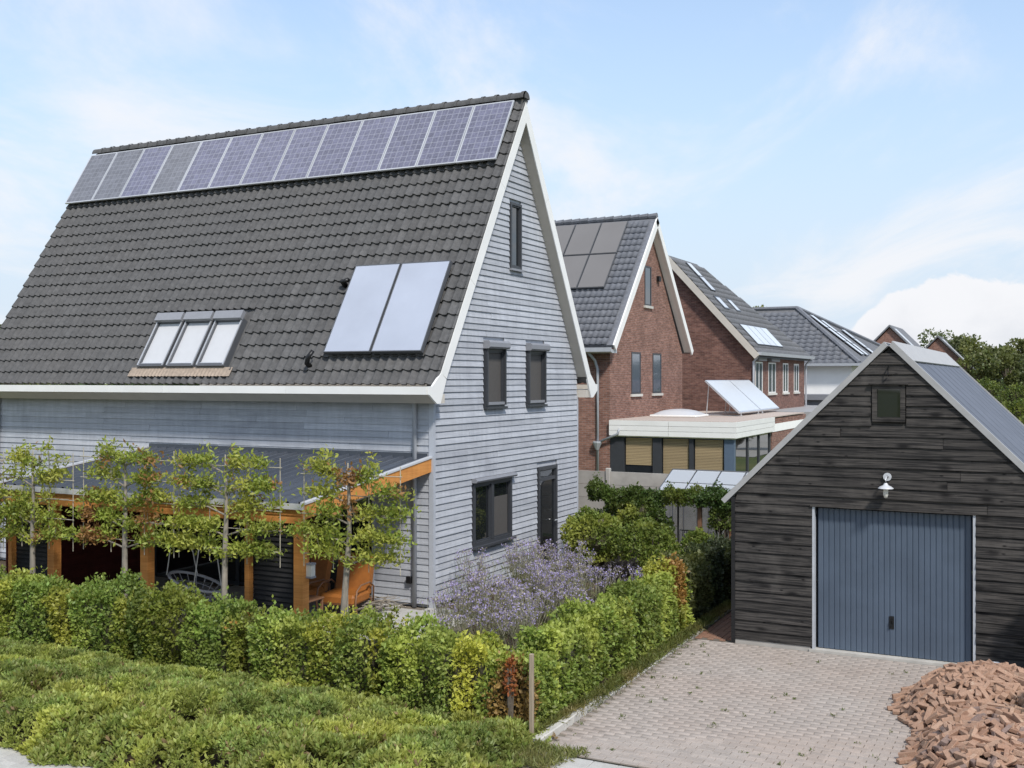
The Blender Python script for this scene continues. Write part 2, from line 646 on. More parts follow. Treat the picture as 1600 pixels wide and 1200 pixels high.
M['brick_red'] = brick_mat('orange_red_brickwork', (.275, .145, .108), (.19, .094, .072), (.26, .215, .19))
M['brick_dark'] = brick_mat('dark_red_brickwork', (.215, .108, .082), (.14, .068, .055), (.20, .16, .14))


def leaf_mat(name, transl=.35, rough=.5):
    t = NT(name)
    a = t.n('ShaderNodeAttribute')
    a.attribute_name = 'tint'
    t.fin(a.outputs['Color'], rough, 0, .35)
    tr = t.n('ShaderNodeBsdfTranslucent')
    sc = t.scale_col(a.outputs['Color'], 1.3)
    mul = t.mix(1.0, sc, (1.0, 1.0, .55), 'MULTIPLY')
    t.L.new(mul, tr.inputs[0])
    mx = t.n('ShaderNodeMixShader')
    mx.inputs[0].default_value = transl
    t.L.new(t.p.outputs[0], mx.inputs[1])
    t.L.new(tr.outputs[0], mx.inputs[2])
    t.L.new(mx.outputs[0], t.out.inputs['Surface'])
    return t.m


M['leaf'] = leaf_mat('leaf_surface')
M['twig'] = simple('brown_twigs', (.075, .065, .040), .95, var=.35, scale=16, bump=.5)


def ground_mat():
    t = NT('grass_and_soil')
    n = t.noise(t.pos(False), .25, 6, .65)
    n2 = t.noise(t.pos(False), 6, 5, .7)
    c = t.mix(t.ramp(n, .4, .62), (.085, .115, .032), (.15, .16, .055))
    c = t.scale_col(c, t.ramp(n2, .25, .75, .6, 1.35))
    t.bump(n2, .6, .05)
    return t.fin(c, .95, 0, .2)


def soil_mat():
    t = NT('garden_soil')
    n = t.noise(t.pos(False), 5, 6, .7)
    n2 = t.noise(t.pos(False), 40, 4, .7)
    c = t.mix(t.ramp(n, .35, .65), (.065, .048, .032), (.115, .085, .055))
    c = t.scale_col(c, t.ramp(n2, .25, .75, .65, 1.35))
    t.bump(n2, .8, .03)
    return t.fin(c, .95, 0, .2)


def paver_mat(name, a, b, c3):
    t = NT(name)
    at = t.n('ShaderNodeAttribute')
    at.attribute_name = 'tint'
    w = t.n('ShaderNodeTexWhiteNoise', noise_dimensions='3D')
    v = t.n('ShaderNodeVectorMath', operation='SNAP')
    t.L.new(t.pos(False), v.inputs[0])
    v.inputs[1].default_value = (.2, .1, 5)
    t.L.new(v.outputs[0], w.inputs['Vector'])
    r = t.rand()
    n = t.noise(t.pos(False), .55, 5, .6)
    n2 = t.noise(t.pos(False), 60, 4, .7)
    c = t.mix(t.ramp(r, 0, 1), a, b)
    c = t.mix(t.ramp(n, .4, .68), c, c3)
    oil = t.noise(t.pos(False), 1.7, 5, .6)
    c = t.mix(t.math('MULTIPLY', t.ramp(oil, .62, .76), .45, True), c, (a[0] * .45, a[1] * .46, a[2] * .46))
    c = t.scale_col(c, t.math('MULTIPLY', t.ramp(n2, .25, .75, .78, 1.2), t.ramp(w.outputs['Value'], 0, 1, .90, 1.09)))
    t.bump(n2, .4, .004)
    return t.fin(c, .88, 0, .25)


M['ground'] = ground_mat()
M['soil'] = soil_mat()
M['joint'] = simple('sandy_joint_fill', (.17, .145, .115), .95, var=.3, scale=8)
M['paver'] = paver_mat('pinkish_grey_clay_paver', (.38, .315, .268), (.345, .295, .258), (.36, .32, .285))
M['paver_red'] = paver_mat('red_brown_clay_paver', (.27, .13, .085), (.23, .12, .085), (.24, .15, .10))
M['slab'] = paver_mat('pale_concrete_slab', (.46, .44, .40), (.42, .40, .37), (.44, .43, .40))


def old_brick_mat():
    t = NT('reclaimed_brick')
    r = t.rand()
    n = t.noise(t.pos(True), 14, 5, .65)
    n2 = t.noise(t.pos(True), 70, 4, .7)
    c = t.mix(t.ramp(r, .0, 1.0), (.30, .175, .118), (.40, .262, .185))
    dk = t.math('GREATER_THAN', t.math('FRACT', t.math('MULTIPLY', r, 17.3)), .9)
    c = t.mix(dk, c, (.22, .155, .13))
    c = t.mix(t.ramp(n, .58, .72), c, (.42, .31, .225))
    c = t.scale_col(c, t.ramp(n2, .25, .75, .68, 1.3))
    t.bump(n2, .5, .004)
    return t.fin(c, .92, 0, .2)


M['old_brick'] = old_brick_mat()

# ------------------------------------------------------------------ foliage helpers


def vnoise(P, scale, seed=0):
    """smooth value noise in 3-D, 0..1"""
    P = np.asarray(P, float) * scale + seed * 17.13
    i = np.floor(P).astype(np.int64)
    f = P - i
    f = f * f * (3 - 2 * f)

    def h(a):
        k = (a[:, 0] * 374761393 + a[:, 1] * 668265263 + a[:, 2] * 2147483647 + seed * 97531) & 0xffffffff
        k = ((k ^ (k >> 13)) * 1274126177) & 0xffffffff
        return ((k ^ (k >> 16)) & 0xffff) / 65535.0
    r = 0
    for dx in (0, 1):
        for dy in (0, 1):
            for dz in (0, 1):
                w = (f[:, 0] if dx else 1 - f[:, 0]) * (f[:, 1] if dy else 1 - f[:, 1]) * (f[:, 2] if dz else 1 - f[:, 2])
                r = r + w * h(i + np.array([dx, dy, dz]))
    return r


def leaf_mesh(name, P, Nrm, size, cols, aspect=.55, spread=1.0, mat=None, base=(0, 0, 0), fold=.25):
    """one folded four-cornered leaf per point"""
    n = len(P)
    d = Nrm * 0.55 + rng.normal(size=(n, 3)) * .62 * spread
    d[:, 2] += .10
    d /= np.linalg.norm(d, axis=1)[:, None]
    q = rng.normal(size=(n, 3))
    s = np.cross(d, q)
    s /= np.linalg.norm(s, axis=1)[:, None]
    nn = np.cross(s, d)
    L = size[:, None]
    A = P - d * L * .15
    T = A + d * L
    m = A + d * L * .48 + nn * L * fold * .35
    B = m + s * L * aspect * .5 - nn * L * fold * .25
    C = m - s * L * aspect * .5 - nn * L * fold * .25
    V = np.empty((n, 4, 3))
    V[:, 0], V[:, 1], V[:, 2], V[:, 3] = A, B, T, C
    V = V.reshape(-1, 3) - np.array(base)
    Q = np.arange(n * 4).reshape(n, 4)
    return np_mesh(name, V, Q, mat or M['leaf'], True, cols)


def tint(n, base, var=.25, yellow=None, P=None, seed=0, patch=None, patch_col=None, patch_th=.66, patch_scale=1.4):
    b = np.array(base)[None, :] * (1 + (rng.random((n, 1)) - .5) * 2 * var)
    b = b * (1 + (rng.random((n, 3)) - .5) * .16)
    if P is not None:
        big = vnoise(P, 1.7, seed + 3)[:, None]
        b = b * (.75 + .5 * big)
        if yellow is not None:
            w = np.clip((vnoise(P, 2.1, seed + 5) - .45) * 3, 0, 1)[:, None] * .75
            b = b * (1 - w) + np.array(yellow)[None, :] * w * (1 + (rng.random((n, 1)) - .5) * .4)
        if patch_col is not None:
            w = np.clip((vnoise(P, patch_scale, seed + 9) - patch_th) * 7, 0, 1)
            w = (rng.random(n) < w)[:, None]
            b = np.where(w, np.array(patch_col)[None, :] * (1 + (rng.random((n, 1)) - .5) * .5), b)
    return np.clip(b, .004, .9)


GREEN = (.165, .21, .046)
GREEN_Y = (.36, .375, .080)
GREEN_D = (.085, .112, .040)


def box_surface(n, x0, x1, y0, y1, z0, z1):
    """points and normals on a box without its floor, weighted by area"""
    dx, dy, dz = x1 - x0, y1 - y0, z1 - z0
    a = np.array([dx * dy, dx * dz, dx * dz, dy * dz, dy * dz])
    k = rng.choice(5, n, p=a / a.sum())
    u, w = rng.random(n), rng.random(n)
    P = np.zeros((n, 3))
    Nn = np.zeros((n, 3))
    for i, (nx, ny, nz) in enumerate(((0, 0, 1), (0, -1, 0), (0, 1, 0), (-1, 0, 0), (1, 0, 0))):
        m = k == i
        Nn[m] = (nx, ny, nz)
        if i == 0:
            P[m] = np.c_[x0 + u[m] * dx, y0 + w[m] * dy, np.full(m.sum(), z1)]
        elif i in (1, 2):
            P[m] = np.c_[x0 + u[m] * dx, np.full(m.sum(), y0 if i == 1 else y1), z0 + w[m] * dz]
        else:
            P[m] = np.c_[np.full(m.sum(), x0 if i == 3 else x1), y0 + u[m] * dy, z0 + w[m] * dz]
    return P, Nn


def hedge(name, label, cat, x0, x1, y0, y1, h, seed, dens=1500, leaf=.062, base=GREEN, yellow=GREEN_Y, patch=None, gappy=.0, group=None, patch_th=.68, rough_h=.12):
    """trimmed hedge: twiggy core, stems and a coat of separate leaves with an uneven outline"""
    r = thing(name, label, cat, ((x0 + x1) / 2, (y0 + y1) / 2, 0), group)
    area = (x1 - x0) * (y1 - y0) + 2 * h * ((x1 - x0) + (y1 - y0))
    n = int(area * dens)
    P, Nn = box_surface(n, x0, x1, y0, y1, .04, h)
    Cc = np.array([(x0 + x1) / 2, (y0 + y1) / 2, h / 2])
    bump = (vnoise(P, 2.3, seed) - .5) * .26 + (vnoise(P, 6.5, seed + 1) - .5) * .16
    topw = (P[:, 2] / h)[:, None]
    shoots = (Nn[:, 2] > .5) & (rng.random(n) < .30)
    hh = (vnoise(np.c_[P[:, :2], np.zeros(n)], 1.9, seed + 2) - .5) * rough_h * 2 + (vnoise(np.c_[P[:, :2], np.zeros(n)], 5.5, seed + 4) - .5) * rough_h
    # the hedge is a row of separate plants: each has its own height, girth and tint
    ax_ = 0 if (x1 - x0) > (y1 - y0) else 1
    wob = (vnoise(P, 2.0, seed + 21) - .5) * .35
    pl = (P[:, ax_] + wob) / .46
    pid = np.floor(pl).astype(int)
    fr_ = pl - pid
    rs_ = np.random.default_rng(seed)
    tab_h, tab_g, tab_c = rs_.normal(0, .055, 64), rs_.uniform(-.07, .06, 64), rs_.uniform(.88, 1.40, 64)
    tab_y = rs_.random(64)
    pid = pid % 64
    seam = np.clip(1 - np.minimum(fr_, 1 - fr_) * 6, 0, 1)
    bump = bump + tab_g[pid] - .10 * seam
    P = P + Nn * (bump - rng.random(n) ** 2 * .16)[:, None]
    P[:, 2] += (tab_h[pid] - .05 * seam) * topw[:, 0]
    P[:, 2] += hh * topw[:, 0] + np.where(shoots, rng.random(n) * .22 * np.clip(vnoise(P, 7.0, seed + 8) * 2 - .7, 0, 1), 0)
    # round the box edges a little
    keep = np.ones(n, bool)
    if gappy > 0:
        g = vnoise(P, 2.8, seed + 7)
        low = np.clip(1.15 - P[:, 2] / h, 0, 1)
        keep = rng.random(n) > np.clip((g - .58) * 6, 0, 1) * gappy * (.4 + low)
    keep &= rng.random(n) > seam * .35
    P, Nn, pid = P[keep], Nn[keep], pid[keep]
    n = len(P)
    size = leaf * (.65 + .7 * rng.random(n))
    cols = tint(n, base, .28, yellow, P, seed, patch_col=patch, patch_th=patch_th)
    cols = cols * tab_c[pid][:, None] * np.where((tab_y[pid] > .62)[:, None], np.array([[1.22, 1.12, .95]]), np.array([[.95, 1.0, 1.0]]))
    cols = np.clip(cols, .004, .6)
    me = leaf_mesh('foliage', P, Nn, size, cols, .62, 1.0, base=tuple(wl(r)))
    link('foliage', me, r, wl(r))
    # core of twigs
    m = MB()
    i = .15
    nx = max(2, int((x1 - x0) / .2))
    ny = max(2, int((y1 - y0) / .2))
    cx0, cx1, cy0, cy1, ch = x0 + i, x1 - i, y0 + i, y1 - i, h - i - rough_h * .6
    if cx1 - cx0 < .06:
        cx0, cx1 = (x0 + x1) / 2 - .05, (x0 + x1) / 2 + .05
    if cy1 - cy0 < .06:
        cy0, cy1 = (y0 + y1) / 2 - .05, (y0 + y1) / 2 + .05
    if gappy < .5:
        m.box(cx0, cx1, cy0, cy1, .12, ch)
        m.build('twig_core', M['twig'], r)
    st = MB()
    along_x = (x1 - x0) > (y1 - y0)
    ln = (x1 - x0) if along_x else (y1 - y0)
    for k in range(int(ln / .28)):
        a = (k + .5 + random.uniform(-.2, .2)) * .28
        bx = x0 + a if along_x else (x0 + x1) / 2 + random.uniform(-.1, .1)
        by = (y0 + y1) / 2 + random.uniform(-.1, .1) if along_x else y0 + a
        st.tube([(bx, by, 0), (bx + random.uniform(-.04, .04), by, h * .45), (bx + random.uniform(-.1, .1), by + random.uniform(-.1, .1), h * .9)], [.016, .012, .006], 5)
    st.build('stems', M['bark_dark'], r)
    return r


def blob_bush(name, label, cat, c, rad, seed, n=6000, leaf=.07, base=GREEN, yellow=GREEN_Y, patch=None, group=None, aspect=.6, flat=0.15):
    """rounded shrub: leaves through an uneven ellipsoid shell over a few stems"""
    r = thing(name, label, cat, (c[0], c[1], 0), group)
    d = rng.normal(size=(n, 3))
    d /= np.linalg.norm(d, axis=1)[:, None]
    d[:, 2] = np.where(d[:, 2] < -.6, -d[:, 2], d[:, 2])
    rr = .80 + .45 * (vnoise(d, 1.6, seed) - .5) + .35 * (vnoise(d, 4.0, seed + 2) - .5)
    rr = rr * (1 - rng.random(n) ** 2 * .35)
    P = np.array(c) + d * rr[:, None] * np.array(rad)
    P[:, 2] = np.maximum(P[:, 2], .03)
    cols = tint(n, base, .28, yellow, P, seed, patch_col=patch)
    link('foliage', leaf_mesh('foliage', P, d, leaf * (.65 + .7 * rng.random(n)), cols, aspect, base=tuple(wl(r))), r, wl(r))
    st = MB()
    for k in range(7):
        a = k * .9 + seed
        e = Vector(c) + Vector((math.cos(a) * rad[0] * .6, math.sin(a) * rad[1] * .6, rad[2] * .5))
        st.tube([(c[0], c[1], 0), Vector((c[0], c[1], 0)).lerp(e, .5) + Vector((0, 0, .1)), e], [.03, .02, .008], 5)
    st.build('stems', M['bark_dark'], r)
    core = MB()
    import bmesh
    bm = bmesh.new()
    bmesh.ops.create_icosphere(bm, subdivisions=2, radius=1)
    for v in bm.verts:
        k = .55 + .12 * math.sin(v.co.x * 5 + seed) + .1 * math.cos(v.co.z * 7)
        v.co = Vector((c[0] + v.co.x * rad[0] * k, c[1] + v.co.y * rad[1] * k, max(.02, c[2] + v.co.z * rad[2] * k)))
    core.poly([v.co[:] for v in bm.verts], [[v.index for v in f.verts] for f in bm.faces])
    bm.free()
    core.build('twig_core', M['twig'], r)
    return r


def far_tree(name, label, x, y, h, w, seed, base=GREEN_D, n=3200, leaf=.34, group=None, trunk_h=.28):
    r = thing(name, label, 'tree', (x, y, 0), group)
    t = MB()
    top = h * .8
    t.tube([(x, y, 0), (x + .1, y, h * .3), (x - .1, y + .1, h * .6), (x, y, top)], [h * .03, h * .024, h * .015, h * .006], 7)
    lobes = []
    rs = random.Random(seed)
    for k in range(11):
        a = k * 2.4 + rs.random()
        hz = h * (trunk_h + .12 + .55 * rs.random())
        rr = w * .5 * (.30 + .45 * rs.random()) * (1.15 - .5 * abs(hz / h - .55))
        e = (x + math.cos(a) * rr, y + math.sin(a) * rr, hz)
        t.tube([(x, y, hz * .6), ((x + e[0]) / 2, (y + e[1]) / 2, hz * .85), e], [h * .012, h * .008, h * .003], 5)
        lobes.append((e, w * (.17 + .12 * rs.random())))
    lobes.append(((x, y, h * .86), w * .22))
    t.build('trunk', M['bark_dark'], r)
    k = rng.choice(len(lobes), n)
    cen = np.array([l[0] for l in lobes])[k]
    rad = np.array([l[1] for l in lobes])[k]
    d = rng.normal(size=(n, 3))
    d /= np.linalg.norm(d, axis=1)[:, None]
    q = (.72 + .5 * (vnoise(d * 1.0 + cen, 1.2, seed) - .3)) * (1 - .5 * rng.random(n) ** 2)
    P = cen + d * (rad * q)[:, None] * np.array([1, 1, .85])
    cols = tint(n, base, .3, (base[0] * 1.5, base[1] * 1.35, base[2] * 1.1), P * .2, seed)
    link('crown', leaf_mesh('crown', P, d, leaf * (.6 + .8 * rng.random(n)), cols, .75, base=tuple(wl(r))), r, wl(r))
    return r


ORD = ['first', 'second', 'third', 'fourth', 'fifth', 'sixth', 'seventh', 'eighth', 'ninth', 'tenth', 'eleventh', 'twelfth', 'thirteenth']

# ------------------------------------------------------------------ the setting


def sheet(name, mat, x0, x1, y0, y1, z, parent=None):
    o = MB().poly([(x0, y0, z), (x1, y0, z), (x1, y1, z), (x0, y1, z)], [(0, 1, 2, 3)]).build(name, mat, parent, fix=False)
    if parent is None:
        tag(o, kind='structure')
    return o


sheet('ground', M['ground'], -700, 700, -400, 1300, -.06)
sheet('garden_soil', M['soil'], -24, -5.60, 8.75, 27.3, -.035)


def paver_unit(name, lx, ly, th=.06, c=.006, mat=None):
    m = MB()
    a, b = lx / 2, ly / 2
    p = [(-a, -b, -th), (a, -b, -th), (a, b, -th), (-a, b, -th), (-a, -b, -c), (a, -b, -c), (a, b, -c), (-a, b, -c),
         (-a + c, -b + c, 0), (a - c, -b + c, 0), (a - c, b - c, 0), (-a + c, b - c, 0)]
    f = [(0, 1, 5, 4), (1, 2, 6, 5), (2, 3, 7, 6), (3, 0, 4, 7), (4, 5, 9, 8), (5, 6, 10, 9), (6, 7, 11, 10), (7, 4, 8, 11), (8, 9, 10, 11)]
    m.poly(p, f)
    return m


FWD = np.array([-math.sin(R(26.87)), math.cos(R(26.87))])
RGT = np.array([math.cos(R(26.87)), math.sin(R(26.87))])


def laid(parent, name, spots, lx, ly, mat, limit=300, z=0.0, jitter=.004):
    """lay pavers at spots (x, y, rot): the ones that show largest are parts of their own, the rest one joined part"""
    sp = []
    for (x, y, a) in spots:
        d = FWD @ (x, y)
        u = 800 + 1679 * (RGT @ (x, y)) / d
        v = 591 + 1679 * CAM_H / d
        inside = -20 < u < 1620 and v < 1215
        sp.append((0 if inside else 1, d, x, y, a))
    sp.sort()
    unit = paver_unit(name, lx, ly, mat=mat)
    me = unit.mesh(name, mat)
    V = np.array(unit.v)
    rest = []
    for i, (o_, d, x, y, a) in enumerate(sp):
        zz = z + random.uniform(-jitter, jitter * .3)
        tx, ty = random.uniform(-.012, .012), random.uniform(-.012, .012)
        if i < limit and o_ == 0:
            link(name, me, parent, (x, y, zz), (tx, ty, a + random.uniform(-.012, .012)))
        else:
            c, s = math.cos(a), math.sin(a)
            W = V.copy()
            W[:, 0], W[:, 1] = V[:, 0] * c - V[:, 1] * s + x, V[:, 0] * s + V[:, 1] * c + y
            W[:, 2] += zz
            rest.append(W)
    if rest:
        nf = np.array(unit.f)
        k = len(V)
        VV = np.concatenate(rest) - np.array(wl(parent))
        QQ = np.concatenate([nf + i * k for i in range(len(rest))])
        o = link('further_' + name + 's', np_mesh(name + 's', VV, QQ, mat), parent, wl(parent))
        tag(o, kind='stuff')


drive = sheet('driveway', M['joint'], -5.50, 3.0, 11.53, 17.66, -.018)
spots = []
for j in range(int((17.62 - 11.55) / .1045)):
    y = 11.60 + j * .1045
    for i in range(int(8.4 / .209) + 1):
        x = -5.40 + i * .209 + (.1045 if j % 2 else 0)
        spots.append((x, y, 0))
laid(drive, 'paver', spots, .202, .0985, M['paver'])

apron = sheet('driveway_apron', M['joint'], -5.50, 3.0, 6.0, 11.47, -.018)
laid(apron, 'apron_slab', [(-5.2 + i * .304 + (.15 if j % 2 else 0), 11.30 - j * .304, 0) for j in range(10) for i in range(20)], .298, .298, M['slab'], 60)

pave = sheet('pavement', M['joint'], -20, -5.6, 4.5, 8.72, -.020)
laid(pave, 'pavement_slab', [(-12.6 + i * .304, 8.56 - j * .304, 0) for j in range(7) for i in range(22)], .298, .298, M['slab'], 120)

path = sheet('garden_path', M['joint'], -5.50, -4.83, 17.68, 27.0, -.018)
laid(path, 'path_paver', [(-5.43 + i * .1045, 17.80 + j * .209 + (.1045 if i % 2 else 0), R(90)) for j in range(40) for i in range(6)], .202, .0985, M['paver_red'], 240)

patio = sheet('patio', M['joint'], -18.6, -9.3, 13.2, 17.66, -.018)
laid(patio, 'patio_slab', [(-18.3 + i * .604, 13.5 + j * .604 + (.30 if i % 2 else 0), 0) for i in range(15) for j in range(7)], .597, .597, M['slab'], 120)

kerb = tag(MB().box(-5.60, -5.525, 11.62, 22.4, -.10, -.02).build('kerb', M['joint']), kind='structure')
for k in range(11):
    m = MB().cbox(-5.625, -5.505, 11.62 + k * .98, 11.62 + k * .98 + .972, -.08, .085 - (.07 if k > 1 else 0), .012)
    m.build('kerb_stone', M['kerb'], kerb)

lane = sheet('far_lane', M['slab'], -3.2, 2.0, 60, 320, -.03)

# ------------------------------------------------------------------ main house
GX, GY0, GY1 = -10.656, 17.67, 24.59        # gable plane and its two corners
LX = -23.2                                   # far end of the long side
MID = (GY0 + GY1) / 2
TH = math.atan2(6.28, 3.85)                  # roof pitch
EY, EZ = 17.28, 4.27                         # eave line of the tile plane
CT, ST = math.cos(TH), math.sin(TH)
SLEN = math.hypot(3.85, 6.28)

house = thing('timber_house', 'tall pale grey timber-clad house with steep dark tiled roof and white trim', 'house', (GX - 6, MID, 0))


def lap_board(mb, o, axis, a0b, a1b, a0t, a1t, z0, h, out):
    """lapped board on a wall: axis y = wall at x=o facing +x, axis x = wall at y=o facing -y"""
    t0, t1 = (.036, .010) if axis == 'y' else ((.030, .010) if h < .15 else (.036, .008))
    pts = []
    for (a0, a1, z, t) in ((a0b, a1b, z0, t0), (a0t, a1t, z0 + h + .012, t1)):
        for a in (a0, a1):
            for d in (t, 0.0):
                pts.append((o + d, a, z) if axis == 'y' else (a, o - d, z))
    mb.poly(pts, [(0, 2, 6, 4), (1, 5, 7, 3), (0, 1, 3, 2), (4, 6, 7, 5), (0, 4, 5, 1), (2, 3, 7, 6)])
    return mb


# wall cores
wall_front = MB().box(LX, GX - .06, GY0 + .012, GY0 + .26, 2.62, 3.95).box(LX, -17.95, GY0 + .012, GY0 + .26, 0, 2.62).box(-11.98, GX - .06, GY0 + .012, GY0 + .26, 0, 2.62)
wall_front = wall_front.build('front_wall', M['siding'], house)


def roof_y(z, inset=0.0):
    return EY + (z - EZ) / math.tan(TH) + inset


g = MB()
zt = EZ + (MID - EY - .30) * math.tan(TH)
g.extrude([(GY0 + .05, 0), (GY1 - .05, 0), (GY1 - .05, 4.0), (MID, zt), (GY0 + .05, 4.0)], 'x', GX - .25, GX - .012)
wall_gable = g.build('gable_wall', M['siding'], house)
MB().box(LX - .02, LX + .25, GY0 + .27, GY1, 0, 3.9).build('end_wall', M['siding'], house)
MB().box(LX, GX - .26, GY1 - .25, GY1, 0, 3.9).build('rear_wall', M['siding'], house)

BH = .1272
openings = [(20.86, 21.44, 6.78, 8.27), (19.66, 20.62, 3.77, 5.22), (21.66, 22.65, 3.74, 5.22), (19.17, 20.98, .91, 2.34), (22.26, 23.37, 0, 2.39)]
k = 0
z = .06
while z < zt - .1:
    y0b, y1b = GY0 + .045, GY1 - .045
    y0t, y1t = y0b, y1b
    lim = .26
    if z > 3.7:
        y0b = max(y0b, roof_y(z, lim)); y1b = min(y1b, 2 * MID - roof_y(z, lim))
        y0t = max(y0t, roof_y(z + BH, lim)); y1t = min(y1t, 2 * MID - roof_y(z + BH, lim))
    segs = [(y0b, y1b)]
    for (a, b, c, d) in openings:
        if z + BH > c + .03 and z < d - .03:
            ns = []
            for (p, q) in segs:
                if b <= p or a >= q:
                    ns.append((p, q))
                else:
                    if a - p > .04:
                        ns.append((p, a))
                    if q - b > .04:
                        ns.append((b, q))
            segs = ns
    fin = []
    for (p, q) in segs:                     # butt joints
        if q - p > 3.0 and random.random() < .8:
            c = random.uniform(p + .8, q - .8)
            fin += [(p, c - .002), (c + .002, q)]
        else:
            fin.append((p, q))
    for (p, q) in fin:
        pt = y0t if abs(p - y0b) < 1e-6 else p
        qt = y1t if abs(q - y1b) < 1e-6 else q
        if qt - pt > .03:
            lap_board(MB(), GX + random.uniform(-.004, .004), 'y', p, q, pt, qt, z, BH, 1).build('board', M['siding'], wall_gable)
    z += BH
    k += 1
z = .06
while z < 3.90:
    segs = [(LX, GX - .05)] if z > 2.58 else [(LX, -17.95), (-11.98, GX - .05)]
    for (p, q) in segs:
        x = p
        while x < q - .01:
            e = min(q, x + random.uniform(1.6, 3.9))
            if q - e < .6:
                e = q
            lap_board(MB(), GY0 + random.uniform(-.003, .003), 'x', x, e - .004, x, e - .004, z, BH, 1).build('board', M['siding'], wall_front)
            x = e
    z += BH
MB().box(GX - .06, GX + .040, GY0 - .040, GY0 + .045, 0, 3.92).build('corner_trim', M['trim_grey'], house)
MB().box(GX - .02, GX + .034, GY1 - .045, GY1 + .03, 0, 3.98).build('corner_trim', M['trim_grey'], house)
MB().box(LX - .04, LX + .045, GY0 - .040, GY0 + .045, 0, 3.92).build('corner_trim', M['trim_grey'], house)
MB().box(-12.03, -11.98, GY0 - .04, GY0 + .05, 0, 2.60).build('corner_trim', M['trim_grey'], house)

# roof deck, then tiles
VX = GX + .30                                # outer face of the verge board
LV = -23.52


def slope_pt(x, s, off=0.0):
    return (x, EY + s * CT - off * ST, EZ + s * ST + off * CT)


def slope_pt_b(x, s, off=0.0):
    return (x, 2 * MID - (EY + s * CT - off * ST), EZ + s * ST + off * CT)


dk = MB()
a, b = .05, SLEN - .02
P = [slope_pt(LV + .03, a, -.05), slope_pt(VX - .03, a, -.05), slope_pt(VX - .03, b, -.05), slope_pt(LV + .03, b, -.05)]
Q = [slope_pt(LV + .03, a + .12, -.22), slope_pt(VX - .03, a + .12, -.22), slope_pt(VX - .03, b - .2, -.22), slope_pt(LV + .03, b - .2, -.22)]
dk.poly(P + Q, [(0, 1, 2, 3), (4, 7, 6, 5), (0, 4, 5, 1), (1, 5, 6, 2), (2, 6, 7, 3), (3, 7, 4, 0)])
P = [(p[0], 2 * MID - p[1], p[2]) for p in P]
Q = [(p[0], 2 * MID - p[1], p[2]) for p in Q]
dk.poly(P + Q, [(0, 1, 2, 3), (4, 7, 6, 5), (0, 4, 5, 1), (1, 5, 6, 2), (2, 6, 7, 3), (3, 7, 4, 0)])
roof = dk.build('roof', M['tile'], house)

TW, TG = .204, .3185
PROF = [(0, .010), (.022, .044), (.050, .056), (.078, .038), (.104, .008), (.150, -.004), (.206, .008)]


def tile_geo(length=.36, th=.026, verge=False):
    V, F = [], []
    n = len(PROF)
    for (yy, lift) in ((0.0, .042), (length, -.004)):
        for (x, zz) in PROF:
            V.append((x, yy, zz + lift - .035))
    for i in range(n - 1):
        F.append((i, i + 1, n + i + 1, n + i))
    b = len(V)
    for (x, zz) in PROF:
        V.append((x, 0, zz + .007))
    for (x, zz) in PROF:
        V.append((x, 0.004, zz - .012 - th))
    for i in range(n - 1):
        F.append((b + i, b + n + i, b + n + i + 1, b + i + 1))
    if verge:
        b = len(V)
        x = PROF[-1][0]
        V += [(x, 0, .003), (x, length, -.027), (x + .03, 0, -.015), (x + .03, length, -.045), (x + .032, 0, -.10), (x + .032, length, -.13)]
        F += [(b, b + 2, b + 3, b + 1), (b + 2, b + 4, b + 5, b + 3)]
    return V, F


tv, tf = tile_geo()
tile_me = MB().poly(tv, tf).mesh('tile', M['tile'], True)
vv_, vf_ = tile_geo(verge=True)
verge_me = MB().poly(vv_, vf_).mesh('verge_tile', M['tile'], False)
ncol = int((VX - LV) / TW) - 1
x_first = VX - .045 - TW
SKY = (-18.10, -15.62, .30, 1.80)            # hole for the roof windows
cand = []
for j in range(23):
    s = .012 + j * TG
    for i in range(ncol + 1):
        x = x_first - i * TW
        if x < LV - .02:
            continue
        if x + TW * .6 > SKY[0] and x + TW * .4 < SKY[1] and s + .2 > SKY[2] and s < SKY[3] - .12:
            continue
        hid = (s > 5.45 and s < 7.1) or (-13.2 < x < -10.8 and .7 < s < 2.7)
        p = slope_pt(x, s)
        cand.append((1 if hid else 0, FWD @ p[:2], i == 0, x, s))
cand.sort(key=lambda c: (c[0], c[1]))
rest, nv = [], 0
TV = np.array(tv)
rot = np.array([[1, 0, 0], [0, CT, -ST], [0, ST, CT]])
for n_, (hid, d, vg, x, s) in enumerate(cand):
    w = (random.uniform(-.002, .002), random.uniform(-.004, .004), random.uniform(-.004, .006))
    p = slope_pt(x + w[0], s + w[1], w[2])
    if vg:
        link('verge_tile', verge_me, roof, p, (TH, 0, 0))
    elif n_ < 290:
        link('tile', tile_me, roof, p, (TH + random.uniform(-.008, .008), 0, random.uniform(-.006, .006)))
    else:
        rest.append(TV @ rot.T + np.array(p))
for j in range(23):                          # the rear slope
    for i in range(ncol + 1):
        p = slope_pt_b(x_first + TW - i * TW, .012 + j * TG)
        W = TV * np.array([-1, 1, 1])
        W = W @ rot.T
        W[:, 1] *= -1
        rest.append(W + np.array(p))
allv = np.concatenate(rest) - np.array(wl(roof))
allq = np.concatenate([np.array(tf) + i * len(TV) for i in range(len(rest))])
o = link('further_tiles', np_mesh('further_tiles', allv, allq, M['tile'], True), roof, wl(roof))
tag(o, kind='stuff')

